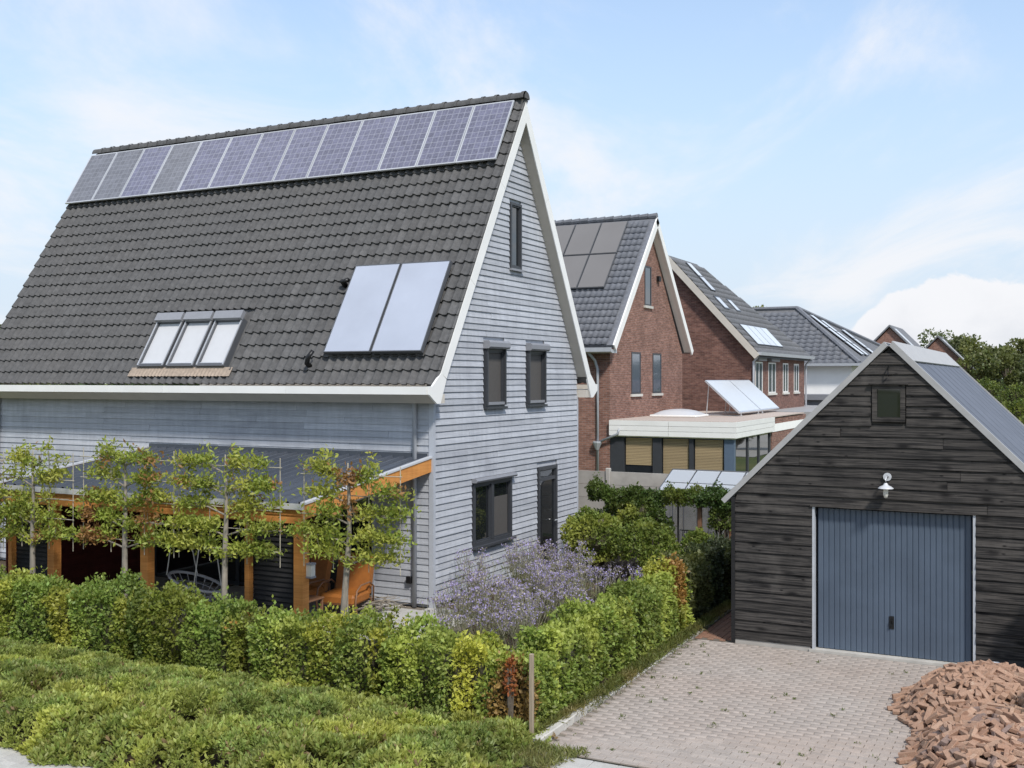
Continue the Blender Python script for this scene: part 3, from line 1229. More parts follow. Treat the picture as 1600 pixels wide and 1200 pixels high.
# ridge caps
m = MB()
n = 9
prof = [(.135 * math.cos(math.pi * i / n), .15 * math.sin(math.pi * i / n)) for i in range(n + 1)]
ridge_z = EZ + SLEN * ST - .03
for (xa, xb, sc) in ((0, .33, 1.0), (.30, .375, 1.13)):
    b = len(m.v)
    for xx in (xa, xb):
        for (yy, zz) in prof:
            m.v.append((xx, yy * sc, zz * sc))
    for i in range(n):
        m.f.append((b + i, b + i + 1, b + n + 2 + i, b + n + 1 + i))
ridge_me = m.mesh('ridge_cap', M['tile'], True)
x = LV + .02
while x < VX - .33:
    link('ridge_cap', ridge_me, roof, (x, MID, ridge_z + random.uniform(-.006, .006)), (0, random.uniform(-.008, .008), 0))
    x += .336
end = MB()
for i in range(n):
    end.poly([(VX + .022, MID, ridge_z), (VX + .022, MID + prof[i][0], ridge_z + prof[i][1]), (VX + .022, MID + prof[i + 1][0], ridge_z + prof[i + 1][1])], [(0, 1, 2)])
end.build('ridge_end', M['tile'], roof)

# gutter box, fascia and verge boards
gut = [(17.055, 4.235), (17.055, 4.10), (17.33, 3.925), (GY0 + .02, 3.925), (GY0 + .02, 4.10), (17.12, 4.13), (17.10, 4.235)]
MB().extrude(gut, 'x', LV, VX - .045).build('gutter_box', M['soffit'], house)
for k in range(4):
    xa = LV + k * (VX - .045 - LV) / 4
    xb = xa + (VX - .045 - LV) / 4 - .004
    MB().box(xa, xb, 17.030, 17.053, 4.095, 4.245).build('fascia_board', M['white'], house)
MB().extrude([(2 * MID - q[0], q[1]) for q in gut], 'x', LV, VX - .045).build('gutter_box', M['soffit'], house)


def verge_board(mirror, x0, x1, s0, s1, w0, w1, mat, name):
    """board following the roof slope between two depths below the tile plane"""
    f = slope_pt_b if mirror else slope_pt
    p = []
    for xx in (x0, x1):
        p += [f(xx, s0, -w0), f(xx, s1, -w0), f(xx, s1 - (w1 - w0) * 0, -w1), f(xx, s0, -w1)]
    return MB().poly(p, [(0, 1, 2, 3), (4, 7, 6, 5), (0, 4, 5, 1), (1, 5, 6, 2), (2, 6, 7, 3), (3, 7, 4, 0)]).build(name, mat, house)


def verge_set(mirror):
    # white face in three lengths, mitred at the ridge by a plane polygon
    w0, w1 = .055, .285
    cuts = [.30, 2.5, 5.0]
    for k in range(3):
        s0 = cuts[k]
        f = slope_pt_b if mirror else slope_pt
        top = k == 2
        pts = []
        for xx in (VX - .022, VX):
            if top:
                ta = (MID - EY + w0 * -ST) / CT
                # s where the line at depth w reaches the ridge plane
                sa = (MID - EY - w0 * ST) / CT
                sb = (MID - EY - w1 * ST) / CT
            else:
                sa = sb = cuts[k + 1] - .006
            pts += [f(xx, s0, -w0), f(xx, sa, -w0), f(xx, sb, -w1), f(xx, s0 if k else s0 + .02, -w1)]
        MB().poly(pts, [(0, 1, 2, 3), (4, 7, 6, 5), (0, 4, 5, 1), (1, 5, 6, 2), (2, 6, 7, 3), (3, 7, 4, 0)]).build('verge_board', M['white'], house)
    # soffit between verge board and wall
    sa = (MID - EY - .27 * ST) / CT
    verge_board(mirror, GX - .01, VX - .024, .35, sa, .225, .262, M['soffit'], 'verge_soffit')
    # foot that closes the gutter end
    q = [(17.045, 4.25), (17.045, 4.095), (17.33, 3.92), (17.475, 3.92), (17.60, 4.34)]
    a_ = slope_pt(0, .30, -.285)
    b_ = slope_pt(0, .30, -.055)
    q = [(17.045, 4.25), (17.045, 4.095), (17.33, 3.92), (17.46, 3.92), (a_[1], a_[2]), (b_[1], b_[2]), (17.17, 4.25)]
    if mirror:
        q = [(2 * MID - y, zz) for y, zz in q]
    MB().extrude(q, 'x', VX - .042, VX + .003).build('verge_foot', M['white'], house)


verge_set(False)
verge_set(True)

# downpipes
for (px_, zb, zt_) in ((-11.01, 0.0, 3.95), (-22.86, 0, 3.95)):
    MB().tube([(px_, 17.44, 4.05), (px_, GY0 - .085, 3.90), (px_, GY0 - .085, zb)], .043, 10).build('downpipe', M['zinc'], house, True)


def win_x(parent, name, y0, y1, z0, z1, mull=(), box=False, pane_mat='glass', frame='frame_dark', door=False, fw=.07):
    """window in the gable, facing +x: frame ring, pane, optional mullions and shutter housing"""
    fx0, fx1 = GX - .06, GX + .055
    fr = MB()
    fr.box(fx0, fx1, y0, y0 + fw, z0, z1).box(fx0, fx1, y1 - fw, y1, z0, z1)
    fr.box(fx0, fx1, y0 + fw, y1 - fw, z1 - fw, z1).box(fx0, fx1, y0 + fw, y1 - fw, z0, z0 + fw)
    w = fr.build(name, M[frame], parent)
    ys = [y0 + fw] + [q for q in mull] + [y1 - fw]
    for q in mull:
        MB().box(fx0 + .01, fx1 + .008, q - .055, q + .055, z0 + fw, z1 - fw).build('mullion', M[frame], w)
    for i in range(len(ys) - 1):
        a, b = ys[i] + (.055 if i else 0), ys[i + 1] - (.055 if i < len(ys) - 2 else 0)
        MB().box(GX - .02, GX - .005, a, b, z0 + fw, z1 - fw).build('pane', M[pane_mat], w)
        s = MB()
        e = .03
        s.box(GX - .004, GX + .030, a, a + e, z0 + fw, z1 - fw).box(GX - .004, GX + .030, b - e, b, z0 + fw, z1 - fw)
        s.box(GX - .004, GX + .030, a + e, b - e, z0 + fw, z0 + fw + e).box(GX - .004, GX + .030, a + e, b - e, z1 - fw - e, z1 - fw)
        s.build('sash', M[frame], w)
    return w


w = win_x(house, 'window', 20.88, 21.42, 6.80, 8.25, fw=.055)
MB().box(GX + .02, GX + .10, 20.85, 21.45, 6.755, 6.80).build('sill', M['shutter'], w)
for (a, b) in ((19.70, 20.58), (21.70, 22.61)):
    w = win_x(house, 'window', a, b, 3.80, 5.02, fw=.05, pane_mat='screen')
    hb = MB().extrude([(GX - .02, 5.022), (GX + .15, 5.022), (GX + .185, 5.06), (GX + .185, 5.15), (GX + .15, 5.19), (GX - .02, 5.19)], 'y', a - .03, b + .03)
    hb.build('shutter_box', M['shutter'], w)
    MB().box(GX + .056, GX + .105, a + .01, a + .05, 3.83, 5.02).build('guide_rail', M['frame_dark'], w)
    MB().box(GX + .056, GX + .105, b - .05, b - .01, 3.83, 5.02).build('guide_rail', M['frame_dark'], w)
    MB().box(GX + .058, GX + .085, a + .055, b - .055, 3.84, 3.90).build('bottom_bar', M['shutter'], w)
    MB().box(GX + .03, GX + .12, a - .02, b + .02, 3.755, 3.80).build('sill', M['frame_dark'], w)
w = win_x(house, 'window', 19.21, 20.94, .95, 2.26, mull=(20.02,), fw=.075)
MB().box(GX + .03, GX + .14, 19.17, 20.98, .905, .95).build('sill', M['frame_dark'], w)
MB().extrude([(GX - .02, 2.262), (GX + .14, 2.262), (GX + .16, 2.30), (GX + .13, 2.345), (GX - .02, 2.345)], 'y', 19.16, 21.0).build('shutter_box', M['shutter'], w)
MB().box(GX - .002, GX + .004, 20.12, 20.80, 1.03, 1.88).build('net_curtain', M['screen'], w)
d = win_x(house, 'door', 22.30, 23.33, .02, 2.35, fw=.075)
MB().box(GX + .000, GX + .040, 22.375, 23.255, 2.02, 2.10).build('transom', M['frame_dark'], d)
MB().tube([(GX + .06, 23.18, 1.05), (GX + .11, 23.18, 1.05), (GX + .11, 23.05, 1.05)], .011, 6).build('handle', M['alu'], d)
MB().box(GX - .02, GX + .22, 22.2, 23.43, -.02, .05).build('doorstep', M['concrete'], d)


# roof windows
def local_box(mb, x0, x1, s0, s1, o0, o1):
    p = [slope_pt(x, s, o) for o in (o0, o1) for (x, s) in ((x0, s0), (x1, s0), (x1, s1), (x0, s1))]
    return mb.poly(p, [(0, 3, 2, 1), (4, 5, 6, 7), (0, 1, 5, 4), (1, 2, 6, 5), (2, 3, 7, 6), (3, 0, 4, 7)])


for k in range(3):
    a = -18.10 + k * .855
    b = a + .77
    fr = MB()
    for (p, q, r_, s_) in ((a, a + .055, .40, 1.62), (b - .055, b, .40, 1.62), (a + .055, b - .055, .40, .47), (a + .055, b - .055, 1.55, 1.62)):
        local_box(fr, p, q, r_, s_, -.05, .105)
    w = fr.build('roof_window', M['alu_dark'], house)
    local_box(MB(), a + .055, b - .055, .47, 1.55, .03, .05).build('blind', M['blind'], w)
    local_box(MB(), a - .005, b + .005, 1.56, 1.76, .106, .20).build('shutter_box', M['shutter'], w)
    local_box(MB(), a + .06, b - .06, .475, .50, .051, .085).build('sash_bar', M['alu'], w)
    local_box(MB(), a + .010, a + .035, .42, 1.56, .106, .125).build('cover_strip', M['alu'], w)
    local_box(MB(), b - .035, b - .010, .42, 1.56, .106, .125).build('cover_strip', M['alu'], w)
    if k < 2:
        local_box(MB(), b + .003, b + .082, .36, 1.72, -.045, .02).build('valley_flashing', M['alu_dark'], w)
fl = MB()
nx = 60
for i in range(nx):
    x0 = -18.30 + i * 2.90 / nx
    x1 = x0 + 2.90 / nx
    z0, z1 = .014 * math.sin(x0 * 2 * math.pi / .1), .014 * math.sin(x1 * 2 * math.pi / .1)
    fl.poly([slope_pt(x0, .17, .055 + z0), slope_pt(x1, .17, .055 + z1), slope_pt(x1, .40, .045), slope_pt(x0, .40, .045)], [(0, 1, 2, 3)])
fl.build('lead_apron', M['lead'], house)

# vent fittings on the roof
m = MB()
vp = Vector(slope_pt(-13.42, .42, .02))
nv_ = Vector((0, -ST, CT))
m.tube([vp, vp + nv_ * .12, vp + nv_ * .16 + Vector((.05, 0, .10)), vp + nv_ * .15 + Vector((.13, .05, .24))], [.055, .055, .05, .04], 8)
m.build('pipe_fitting', M['black'], house, True)
m = MB()
vp = Vector(slope_pt(-13.30, 2.42, .02))
m.tube([vp, vp + nv_ * .13, vp + nv_ * .14 + Vector((.14, .02, .04))], [.06, .06, .045], 8)
m.build('pipe_fitting', M['black'], house, True)

# ------------------------------------------------------------------ panels on the main roof


def roof_panel(name, x0, x1, s0, s1, o0, o1, glass_mat, frame_mat, fr=.035, rails=True):
    f = MB()
    for (a, b, c, d) in ((x0, x0 + fr, s0, s1), (x1 - fr, x1, s0, s1), (x0 + fr, x1 - fr, s0, s0 + fr), (x0 + fr, x1 - fr, s1 - fr, s1)):
        local_box(f, a, b, c, d, o0, o1)
    t = f.build(name, frame_mat, house)
    lam = MB()
    w_, h_, t_ = x1 - x0 - 2 * fr, s1 - s0 - 2 * fr, .012
    lam.box(0, w_, 0, h_, 0, t_)
    link('laminate', lam.mesh('laminate', glass_mat), t, slope_pt(x0 + fr, s0 + fr, o1 - .016), (TH, 0, 0))
    if rails:
        rl = MB()
        local_box(rl, x0 + .02, x1 - .02, s0 + .3, s0 + .34, .03, o0)
        local_box(rl, x0 + .02, x1 - .02, s1 - .34, s1 - .3, .03, o0)
        rl.build('rail', M['alu_dark'], t)
    return t


PW = (-10.53 + 23.42) / 13
for k in range(13):
    x0 = -23.42 + k * PW
    roof_panel('solar_panel', x0 + .006, x0 + PW - .006, 5.49, 7.17, .11, .15, M['pv_grey'] if k in (0, 1, 3) else M['pv_blue'], M['alu'], .03)
for k, (a, b) in enumerate(((-13.10, -11.985), (-11.955, -10.80))):
    roof_panel('solar_collector', a, b, .66, 2.82, .08, .17, M['collector'], M['alu_dark'], .022)

# ------------------------------------------------------------------ veranda in front of the long side
CXR, CXL, CYF = -10.72, -17.95, 13.80        # right end, left end, front edge
ver = thing('veranda', 'open timber veranda with orange posts and ribbed blue-grey metal roof', 'veranda', (-14.3, 15.7, 0))
z_at = lambda y: 2.86 - (GY0 - .02 - y) * (2.86 - 2.375) / (GY0 - .02 - CYF)


def ribbed(x0, x1, y0, y1, zf, pitch, rib, hgt):
    """trapezoid sheet whose ribs run along y"""
    m = MB()
    xs = []
    x = x0
    while x < x1 - 1e-4:
        w_ = min(pitch, x1 - x)
        for (t, h_) in ((0, 0), ((w_ - rib) * .9, 0), ((w_ - rib) * .9 + rib * .3, hgt), (w_ - rib * .3, hgt)):
            xs.append((x + t, h_))
        x += pitch
    xs.append((x1, 0))
    for i in range(len(xs) - 1):
        (a, ha), (b, hb) = xs[i], xs[i + 1]
        m.poly([(a, y0, zf(a, y0) + ha), (b, y0, zf(b, y0) + hb), (b, y1, zf(b, y1) + hb), (a, y1, zf(a, y1) + ha)], [(0, 1, 2, 3)])
    return m


deck = MB().poly([(CXL, CYF + .02, z_at(CYF + .02) - .04), (CXR - .02, CYF + .02, z_at(CYF + .02) - .04), (CXR - .02, GY0 - .05, z_at(GY0 - .05) - .04), (CXL, GY0 - .05, z_at(GY0 - .05) - .04),
                  (CXL, CYF + .02, z_at(CYF + .02) - .01), (CXR - .02, CYF + .02, z_at(CYF + .02) - .01), (CXR - .02, GY0 - .05, z_at(GY0 - .05) - .01), (CXL, GY0 - .05, z_at(GY0 - .05) - .01)],
                 [(0, 3, 2, 1), (4, 5, 6, 7), (0, 1, 5, 4), (1, 2, 6, 5), (2, 3, 7, 6), (3, 0, 4, 7)]).build('roof', M['wood_brown'], ver)
nsh = 7
for k in range(nsh):
    xa = CXL + k * (CXR - .03 - CXL) / nsh
    xb = xa + (CXR - .03 - CXL) / nsh
    ribbed(xa, xb, CYF, GY0 - .04, lambda x, y: z_at(y), .2583, .070, .042).build('metal_sheet', M['metal_roof'], deck)
MB().box(CXL, CXR - .03, GY0 - .055, GY0 - .032, 2.84, 2.96).build('wall_flashing', M['metal_roof'], deck)
MB().extrude([(CYF - .07, 2.30), (CYF - .02, 2.30), (CYF - .02, 2.36), (CYF - .05, 2.385), (CYF - .07, 2.40)], 'x', CXL - .03, CXR + .02).build('gutter', M['lamp_grey'], deck)
# rafter on the right edge with a pale capping
for (xx, nm) in ((CXR, 1), (CXL - .07, 0)):
    p = []
    for x in (xx - .012, xx + .058):
        p += [(x, CYF - .03, z_at(CYF) + .01), (x, GY0 - .04, z_at(GY0 - .04) + .01), (x, GY0 - .04, z_at(GY0 - .04) - .25), (x, CYF - .03, z_at(CYF) - .22)]
    MB().poly(p, [(0, 1, 2, 3), (4, 7, 6, 5), (0, 4, 5, 1), (1, 5, 6, 2), (2, 6, 7, 3), (3, 7, 4, 0)]).build('edge_rafter', M['beam'], ver)
    p = []
    for x in (xx - .03, xx + .075):
        p += [(x, CYF - .05, z_at(CYF) + .045), (x, GY0 - .04, z_at(GY0 - .04) + .045), (x, GY0 - .04, z_at(GY0 - .04) + .012), (x, CYF - .05, z_at(CYF) + .012)]
    MB().poly(p, [(0, 1, 2, 3), (4, 7, 6, 5), (0, 4, 5, 1), (1, 5, 6, 2), (2, 6, 7, 3), (3, 7, 4, 0)]).build('edge_capping', M['lamp_grey'], ver)
MB().cbox(CXL, CXR - .02, CYF + .00, CYF + .11, 2.06, 2.27, .008).build('front_beam', M['beam'], ver)
MB().box(CXL, CXR - .02, CYF - .018, CYF - .002, 2.20, 2.335).build('fascia_board', M['beam'], ver)
for k in range(11):
    x = CXL + .55 + k * .62
    if x < CXR - .3:
        p = []
        for xx in (x - .03, x + .03):
            p += [(xx, CYF + .12, z_at(CYF + .12) - .045), (xx, GY0 - .06, z_at(GY0 - .06) - .045), (xx, GY0 - .06, z_at(GY0 - .06) - .20), (xx, CYF + .12, z_at(CYF + .12) - .20)]
        MB().poly(p, [(0, 1, 2, 3), (4, 7, 6, 5), (0, 4, 5, 1), (1, 5, 6, 2), (2, 6, 7, 3), (3, 7, 4, 0)]).build('rafter', M['beam'], ver)
for (x, w_, y) in ((-10.845, .19, 13.90), (-11.92, .10, 13.92), (-14.20, .18, 13.90), (-16.53, .18, 13.90), (-17.66, .10, 13.92)):
    MB().cbox(x - w_ / 2, x + w_ / 2, y - .085, y + .085 if w_ > .15 else y + .03, 0, 2.055, .008).build('post', M['beam'], ver)
# slatted wind screens beside the corner posts
for (a, b) in ((-11.865, -10.945), (-17.605, -16.625)):
    for k in range(24):
        MB().extrude([(13.93, .10 + k * .082), (13.955, .10 + k * .082), (13.985, .10 + k * .082 + .072), (13.96, .10 + k * .082 + .072)], 'x', a, b).build('slat', M['black_wood'], ver)
# boarded left side, dark red
for k in range(17):
    MB().box(-17.98, -17.955, 14.0, GY0 - .06, .03 + k * .145, .03 + k * .145 + .1445).build('side_board', M['red_wood'], ver)
# dark glazed wall behind the veranda, part of the house
gw = MB().box(-17.94, -11.985, GY0 + .10, GY0 + .16, 0, 2.61).build('sliding_glass_front', M['frame_dark'], house)
for k in range(5):
    a = -17.90 + k * 1.182
    MB().box(a + .06, a + 1.14, GY0 + .078, GY0 + .098, .08, 2.45).build('pane', M['glass'], gw)
    MB().box(a - .03, a + .05, GY0 + .05, GY0 + .098, .0, 2.55).build('mullion', M['frame_dark'], gw)


# ------------------------------------------------------------------ things under the veranda
def armchair(label, x, y, rz):
    t = thing('armchair', label, 'armchair', (0, 0, 0), 'orange armchairs under the veranda')
    parts = []

    def part(mb, nm, mt, sm=False):
        me = mb.mesh(nm, M[mt], sm)
        o_ = link(nm, me, t)
        parts.append(o_)
    m = MB().cbox(-.36, .36, -.38, .30, .24, .44, .05)
    part(m, 'seat', 'fabric_orange')
    m = MB()
    pr_ = [(.22, .36), (.34, .36), (.52, 1.02), (.46, 1.08), (.38, 1.04)]
    n_ = len(pr_)
    m.extrude(pr_, 'x', -.35, .35)
    part(m, 'backrest', 'fabric_orange')
    for s in (-1, 1):
        part(MB().tube([(s * .40, .32, .10), (s * .40, .34, .50), (s * .40, .18, .60), (s * .40, -.18, .60), (s * .40, -.34, .52), (s * .40, -.40, .30), (s * .40, -.30, .0)], .018, 6), 'armrest', 'wood_brown', True)
        part(MB().tube([(s * .37, .28, .30), (s * .37, .36, .0)], .02, 6), 'leg', 'wood_brown')
    t.location = (x, y, 0)
    t.rotation_euler = (0, 0, rz)
    return t


armchair('orange-brown leather armchair on the patio, right of the veranda corner post', -11.80, 16.45, R(8))
armchair('orange-brown leather armchair half hidden behind the veranda corner post', -12.75, 16.35, R(-6))
t = thing('side_table', 'small brown wooden side table behind the veranda corner post', 'table', (-12.05, 15.55, 0))
MB().cbox(-12.35, -11.80, 15.30, 15.80, .42, .455, .01).build('table_top', M['wood_brown'], t)
for (a, b) in ((-12.31, 15.34), (-11.84, 15.34), (-12.31, 15.76), (-11.84, 15.76)):
    MB().box(a - .02, a + .02, b - .02, b + .02, 0, .418).build('leg', M['wood_brown'], t)
# hanging wicker chair
t = thing('hanging_chair', 'white wicker hanging chair on four ropes under the veranda', 'chair', (-14.25, 15.15, 0))
hc = Vector((-14.25, 15.15, .62))
m = MB()
ring = [hc + Vector((math.cos(a) * .58, math.sin(a) * .36, -math.cos(a) * .13)) for a in [2 * math.pi * i / 24 for i in range(25)]]
m.tube(ring, .028, 6, False)
m.build('rim', M['wicker'], t, True)
m = MB()
for i in range(18):
    a = 2 * math.pi * i / 18
    e = hc + Vector((math.cos(a) * .58, math.sin(a) * .36, -math.cos(a) * .13))
    m.tube([e, e.lerp(hc + Vector((0, 0, -.34)), .4) + Vector((0, 0, -.10)), hc + Vector((0, 0, -.36))], .008, 4)
for q in (.35, .6, .8):
    m.tube([hc + Vector((math.cos(a) * .58 * q, math.sin(a) * .36 * q, -math.cos(a) * .13 * q - .36 * (1 - q ** 2))) for a in [2 * math.pi * i / 20 for i in range(21)]], .007, 4, False)
m.build('basket', M['wicker'], t)
for (sx, sy, tx) in ((-1, -.6, -.42), (-.45, .8, -.42), (.45, -.9, .28), (1, .3, .28)):
    e = hc + Vector((sx * .52, sy * .36, -sx * .12))
    MB().tube([e, Vector((hc.x + tx, hc.y, 2.38))], .010, 5).build('rope', M['rope'], t)
# lantern on the corner post, and a fire basket with dry stems
t = thing('lantern', 'small pale lantern hanging on the veranda corner post', 'lantern', (-10.70, 13.95, 1.20))
MB().box(-10.755, -10.645, 13.90, 14.0, 1.22, 1.40).build('lantern_glass', M['lamp_glass'], t)
MB().box(-10.765, -10.635, 13.89, 14.01, 1.401, 1.43).box(-10.765, -10.635, 13.89, 14.01, 1.19, 1.219).build('lantern_frame', M['shutter'], t)
MB().tube([(-10.70, 13.95, 1.43), (-10.70, 13.95, 1.53), (-10.76, 13.93, 1.53)], .006, 5).build('hook', M['black'], t)
t = thing('brushwood_heap', 'low heap of dry grey branches on the patio by the house wall', 'branches', (-11.55, 16.9, 0))
for k in range(46):
    a = random.uniform(0, math.pi)
    c_ = Vector((-11.55 + random.uniform(-.3, .3), 16.85 + random.uniform(-.25, .25), random.uniform(.03, .20)))
    l_ = random.uniform(.25, .5)
    dv = Vector((math.cos(a) * l_, math.sin(a) * l_, random.uniform(-.06, .08)))
    MB().tube([c_ - dv, c_ + Vector((0, 0, .03)), c_ + dv], [.010, .012, .005], 5).build('branch', M['bark'], t)
t = thing('floodlight', 'small dark floodlight low on the house wall beside the downpipe', 'lamp', (-11.15, 17.6, .5))
MB().cbox(-11.20, -11.08, 17.56, 17.63, .44, .58, .012).build('lamp_housing', M['black'], t)
MB().box(-11.16, -11.12, 17.625, 17.645, .49, .53).build('bracket', M['black'], t)

# ------------------------------------------------------------------ garage
AX0, AX1, AY0, AY1 = -4.80, .12, 17.67, 26.74
AMX = (AX0 + AX1) / 2
AE, AR = 2.44, 4.90
gar = thing('garage', 'black-stained timber garage with grey-blue up-and-over door and metal roof', 'garage', (AMX, 22, 0))
slope = (AR - AE) / (AMX - AX0)


def gx_at(z):
    return AX0 if z < AE else AX0 + (z - AE) / slope


DX0, DX1, DZ = -3.50, -1.105, 2.33
core = MB()
core.extrude([(AX0 + .03, 0), (DX0 - .017, 0), (DX0 - .017, DZ), (DX1 + .017, DZ), (DX1 + .017, 0), (AX1 - .03, 0), (AX1 - .03, AE), (AMX, AR - .03), (AX0 + .03, AE)], 'y', AY0 + .014, AY0 + .16)
wall_g = core.build('front_wall', M['barn'], gar)
MB().box(AX0 + .03, AX0 + .15, AY0 + .165, AY1, 0, AE).build('side_wall', M['barn'], gar)
MB().box(AX1 - .15, AX1 - .03, AY0 + .165, AY1, 0, AE).build('side_wall', M['barn'], gar)
MB().extrude([(AX0 + .155, 0), (AX1 - .155, 0), (AX1 - .155, AE), (AMX, AR - .15), (AX0 + .155, AE)], 'y', AY1 - .15, AY1 - .01).build('rear_wall', M['barn'], gar)
GB = .1625
z = .07
row = 0
while z < AR - .12:
    x0b, x1b = gx_at(z) + .0, 2 * AMX - gx_at(z)
    x0t, x1t = gx_at(z + GB), 2 * AMX - gx_at(z + GB)
    if z < AE:
        x0b += .02; x1b -= .02
        x0t = max(x0t, x0b); x1t = min(x1t, x1b)
    segs = [(x0b, x1b)]
    for (a, b, c, d) in ((DX0 - .018, DX1 + .018, 0, DZ + .02), (-2.60, -2.08, 3.70, 4.32)):
        if z + GB > c + .05 and z < d - .05:
            ns = []
            for (p, q) in segs:
                if b <= p or a >= q:
                    ns.append((p, q))
                else:
                    if a - p > .03:
                        ns.append((p, a))
                    if q - b > .03:
                        ns.append((b, q))
            segs = ns
    fin = []
    for (p, q) in segs:
        if q - p > 1.5 and random.random() < .65:
            c = random.uniform(p + .4, q - .4)
            fin += [(p, c - .003), (c + .003, q)]
        else:
            fin.append((p, q))
    for (p, q) in fin:
        pt = x0t if abs(p - x0b) < 1e-6 else p
        qt = x1t if abs(q - x1b) < 1e-6 else q
        if qt - pt > .02:
            o_ = AY0 + random.uniform(-.006, .006)
            dz = random.uniform(-.006, .006)
            lap_board(MB(), o_, 'x', p, q, pt, qt, z + dz, GB, 1).build('board', M['barn'], wall_g)
    z += GB
    row += 1
MB().box(AX0 - .035, AX0 + .028, AY0 - .045, AY0 + .08, 0, AE - .02).build('corner_board', M['black_wood'], gar)
MB().box(AX0 + .0, DX0 - .045, AY0 - .02, AY0 + .012, -.02, .065).build('plinth', M['concrete'], gar)
MB().box(DX1 + .045, AX1, AY0 - .02, AY0 + .012, -.02, .065).build('plinth', M['concrete'], gar)
# door
dr = MB()
n = 27
xs = []
pw = (DX1 - DX0 - .10) / n
for i in range(n):
    x = DX0 + .05 + i * pw
    xs += [(x, .012), (x + pw * .16, 0), (x + pw * .84, 0), (x + pw, .012)]
for i in range(len(xs) - 1):
    (a, da), (b, db) = xs[i], xs[i + 1]
    if b - a > 1e-5:
        dr.poly([(a, AY0 + .10 + da, .045), (b, AY0 + .10 + db, .045), (b, AY0 + .10 + db, DZ - .03), (a, AY0 + .10 + da, DZ - .03)], [(0, 1, 2, 3)])
door = dr.build('garage_door', M['door_blue'], gar)
MB().box(DX0 + .05, DX1 - .05, AY0 + .118, AY0 + .14, .045, DZ - .03).build('door_backing', M['door_blue'], door)
m = MB().tube([(-2.31, AY0 + .09, .52), (-2.31, AY0 + .045, .52), (-2.31, AY0 + .045, .60), (-2.31, AY0 + .09, .60)], .012, 6)
m.box(-2.345, -2.275, AY0 + .088, AY0 + .098, .46, .66)
m.build('handle', M['black'], door)
MB().box(DX0 - .015, DX0 + .022, AY0 - .02, AY0 + .10, 0, DZ).build('door_jamb', M['zinc'], gar)
MB().box(DX1 - .022, DX1 + .015, AY0 - .02, AY0 + .10, 0, DZ).build('door_jamb', M['zinc'], gar)
MB().box(DX0 - .045, DX1 + .045, AY0 - .048, AY0 + .10, DZ + .002, DZ + .035).build('door_lintel', M['barn'], gar)
MB().box(DX0 - .06, DX1 + .06, AY0 - .05, AY0 + .16, -.03, .035).build('door_sill', M['kerb'], gar)
# gable window
fr = MB()
for (a, b, c, d) in ((-2.585, -2.515, 3.72, 4.30), (-2.165, -2.095, 3.72, 4.30), (-2.515, -2.165, 3.72, 3.79), (-2.515, -2.165, 4.23, 4.30)):
    fr.box(a, b, AY0 - .05, AY0 + .05, c, d)
w = fr.build('window', M['barn'], gar)
MB().box(-2.515, -2.165, AY0 - .005, AY0 + .008, 3.79, 4.23).build('pane', M['glass'], w)
MB().box(-2.63, -2.05, AY0 - .09, AY0 + .02, 4.302, 4.325).build('drip_board', M['barn'], w)
# hook under the ridge
MB().tube([(AMX, AY0 - .03, 4.58), (AMX, AY0 - .10, 4.56), (AMX, AY0 - .11, 4.46), (AMX, AY0 - .05, 4.44)], .012, 5).build('hook', M['black'], gar)
# roof
u = Vector((AMX - AX0, 0, AR - AE)).normalized()           # up the left slope


def gslope(side, t, y, off):
    """t metres down from the ridge"""
    x = AMX + side * t * u.x + side * off * u.z
    return (x, y, AR - t * u.z + off * u.x)


L_ = (AMX - AX0) / u.x + .16
rf = MB()
for sd in (-1, 1):
    P = [gslope(sd, t, y, o) for o in (.0, .055) for (t, y) in ((0, AY0 + .0), (L_, AY0 + .0), (L_, AY1), (0, AY1))]
    rf.poly(P, [(0, 1, 2, 3), (4, 7, 6, 5), (0, 4, 5, 1), (1, 5, 6, 2), (2, 6, 7, 3), (3, 7, 4, 0)])
groof = rf.build('roof', M['alu_dark'], gar)
for sd in (-1, 1):
    yy = AY0 + .06
    nsh = 9
    wsh = (AY1 - AY0 - .08) / nsh
    for k in range(nsh):
        m = MB()
        ys = []
        pitch = wsh
        for i in range(1):
            b0 = yy + k * wsh + i * pitch
            ys += [(b0, .0), (b0 + pitch * .88, 0), (b0 + pitch * .91, .010), (b0 + pitch * .96, .010)]
        ys.append((yy + (k + 1) * wsh, 0))
        for i in range(len(ys) - 1):
            (a, ha), (b, hb) = ys[i], ys[i + 1]
            m.poly([gslope(sd, .30, a, .062 + ha), gslope(sd, L_ + .02, a, .062 + ha), gslope(sd, L_ + .02, b, .062 + hb), gslope(sd, .30, b, .062 + hb)], [(0, 1, 2, 3)])
        m.build('metal_sheet', M['metal_roof_garage'], groof)
    P = [gslope(sd, t, y, o) for o in (.075, .10) for (t, y) in ((-.02 if sd > 0 else .0, AY0 - .03), (.42, AY0 - .03), (.42, AY1 + .02), (-.02 if sd > 0 else .0, AY1 + .02))]
    MB().poly(P, [(0, 1, 2, 3), (4, 7, 6, 5), (0, 4, 5, 1), (1, 5, 6, 2), (2, 6, 7, 3), (3, 7, 4, 0)]).build('ridge_flashing', M['ridge_metal'], groof)
    for (ya, yb) in ((AY0 - .065, AY0 + .055), (AY1 - .03, AY1 + .05)):
        P = [gslope(sd, t, y, o) for o in (.012, .098) for (t, y) in ((.0, ya), (L_ + .03, ya), (L_ + .03, yb), (.0, yb))]
        MB().poly(P, [(0, 1, 2, 3), (4, 7, 6, 5), (0, 4, 5, 1), (1, 5, 6, 2), (2, 6, 7, 3), (3, 7, 4, 0)]).build('verge_trim', M['ridge_metal'], groof)
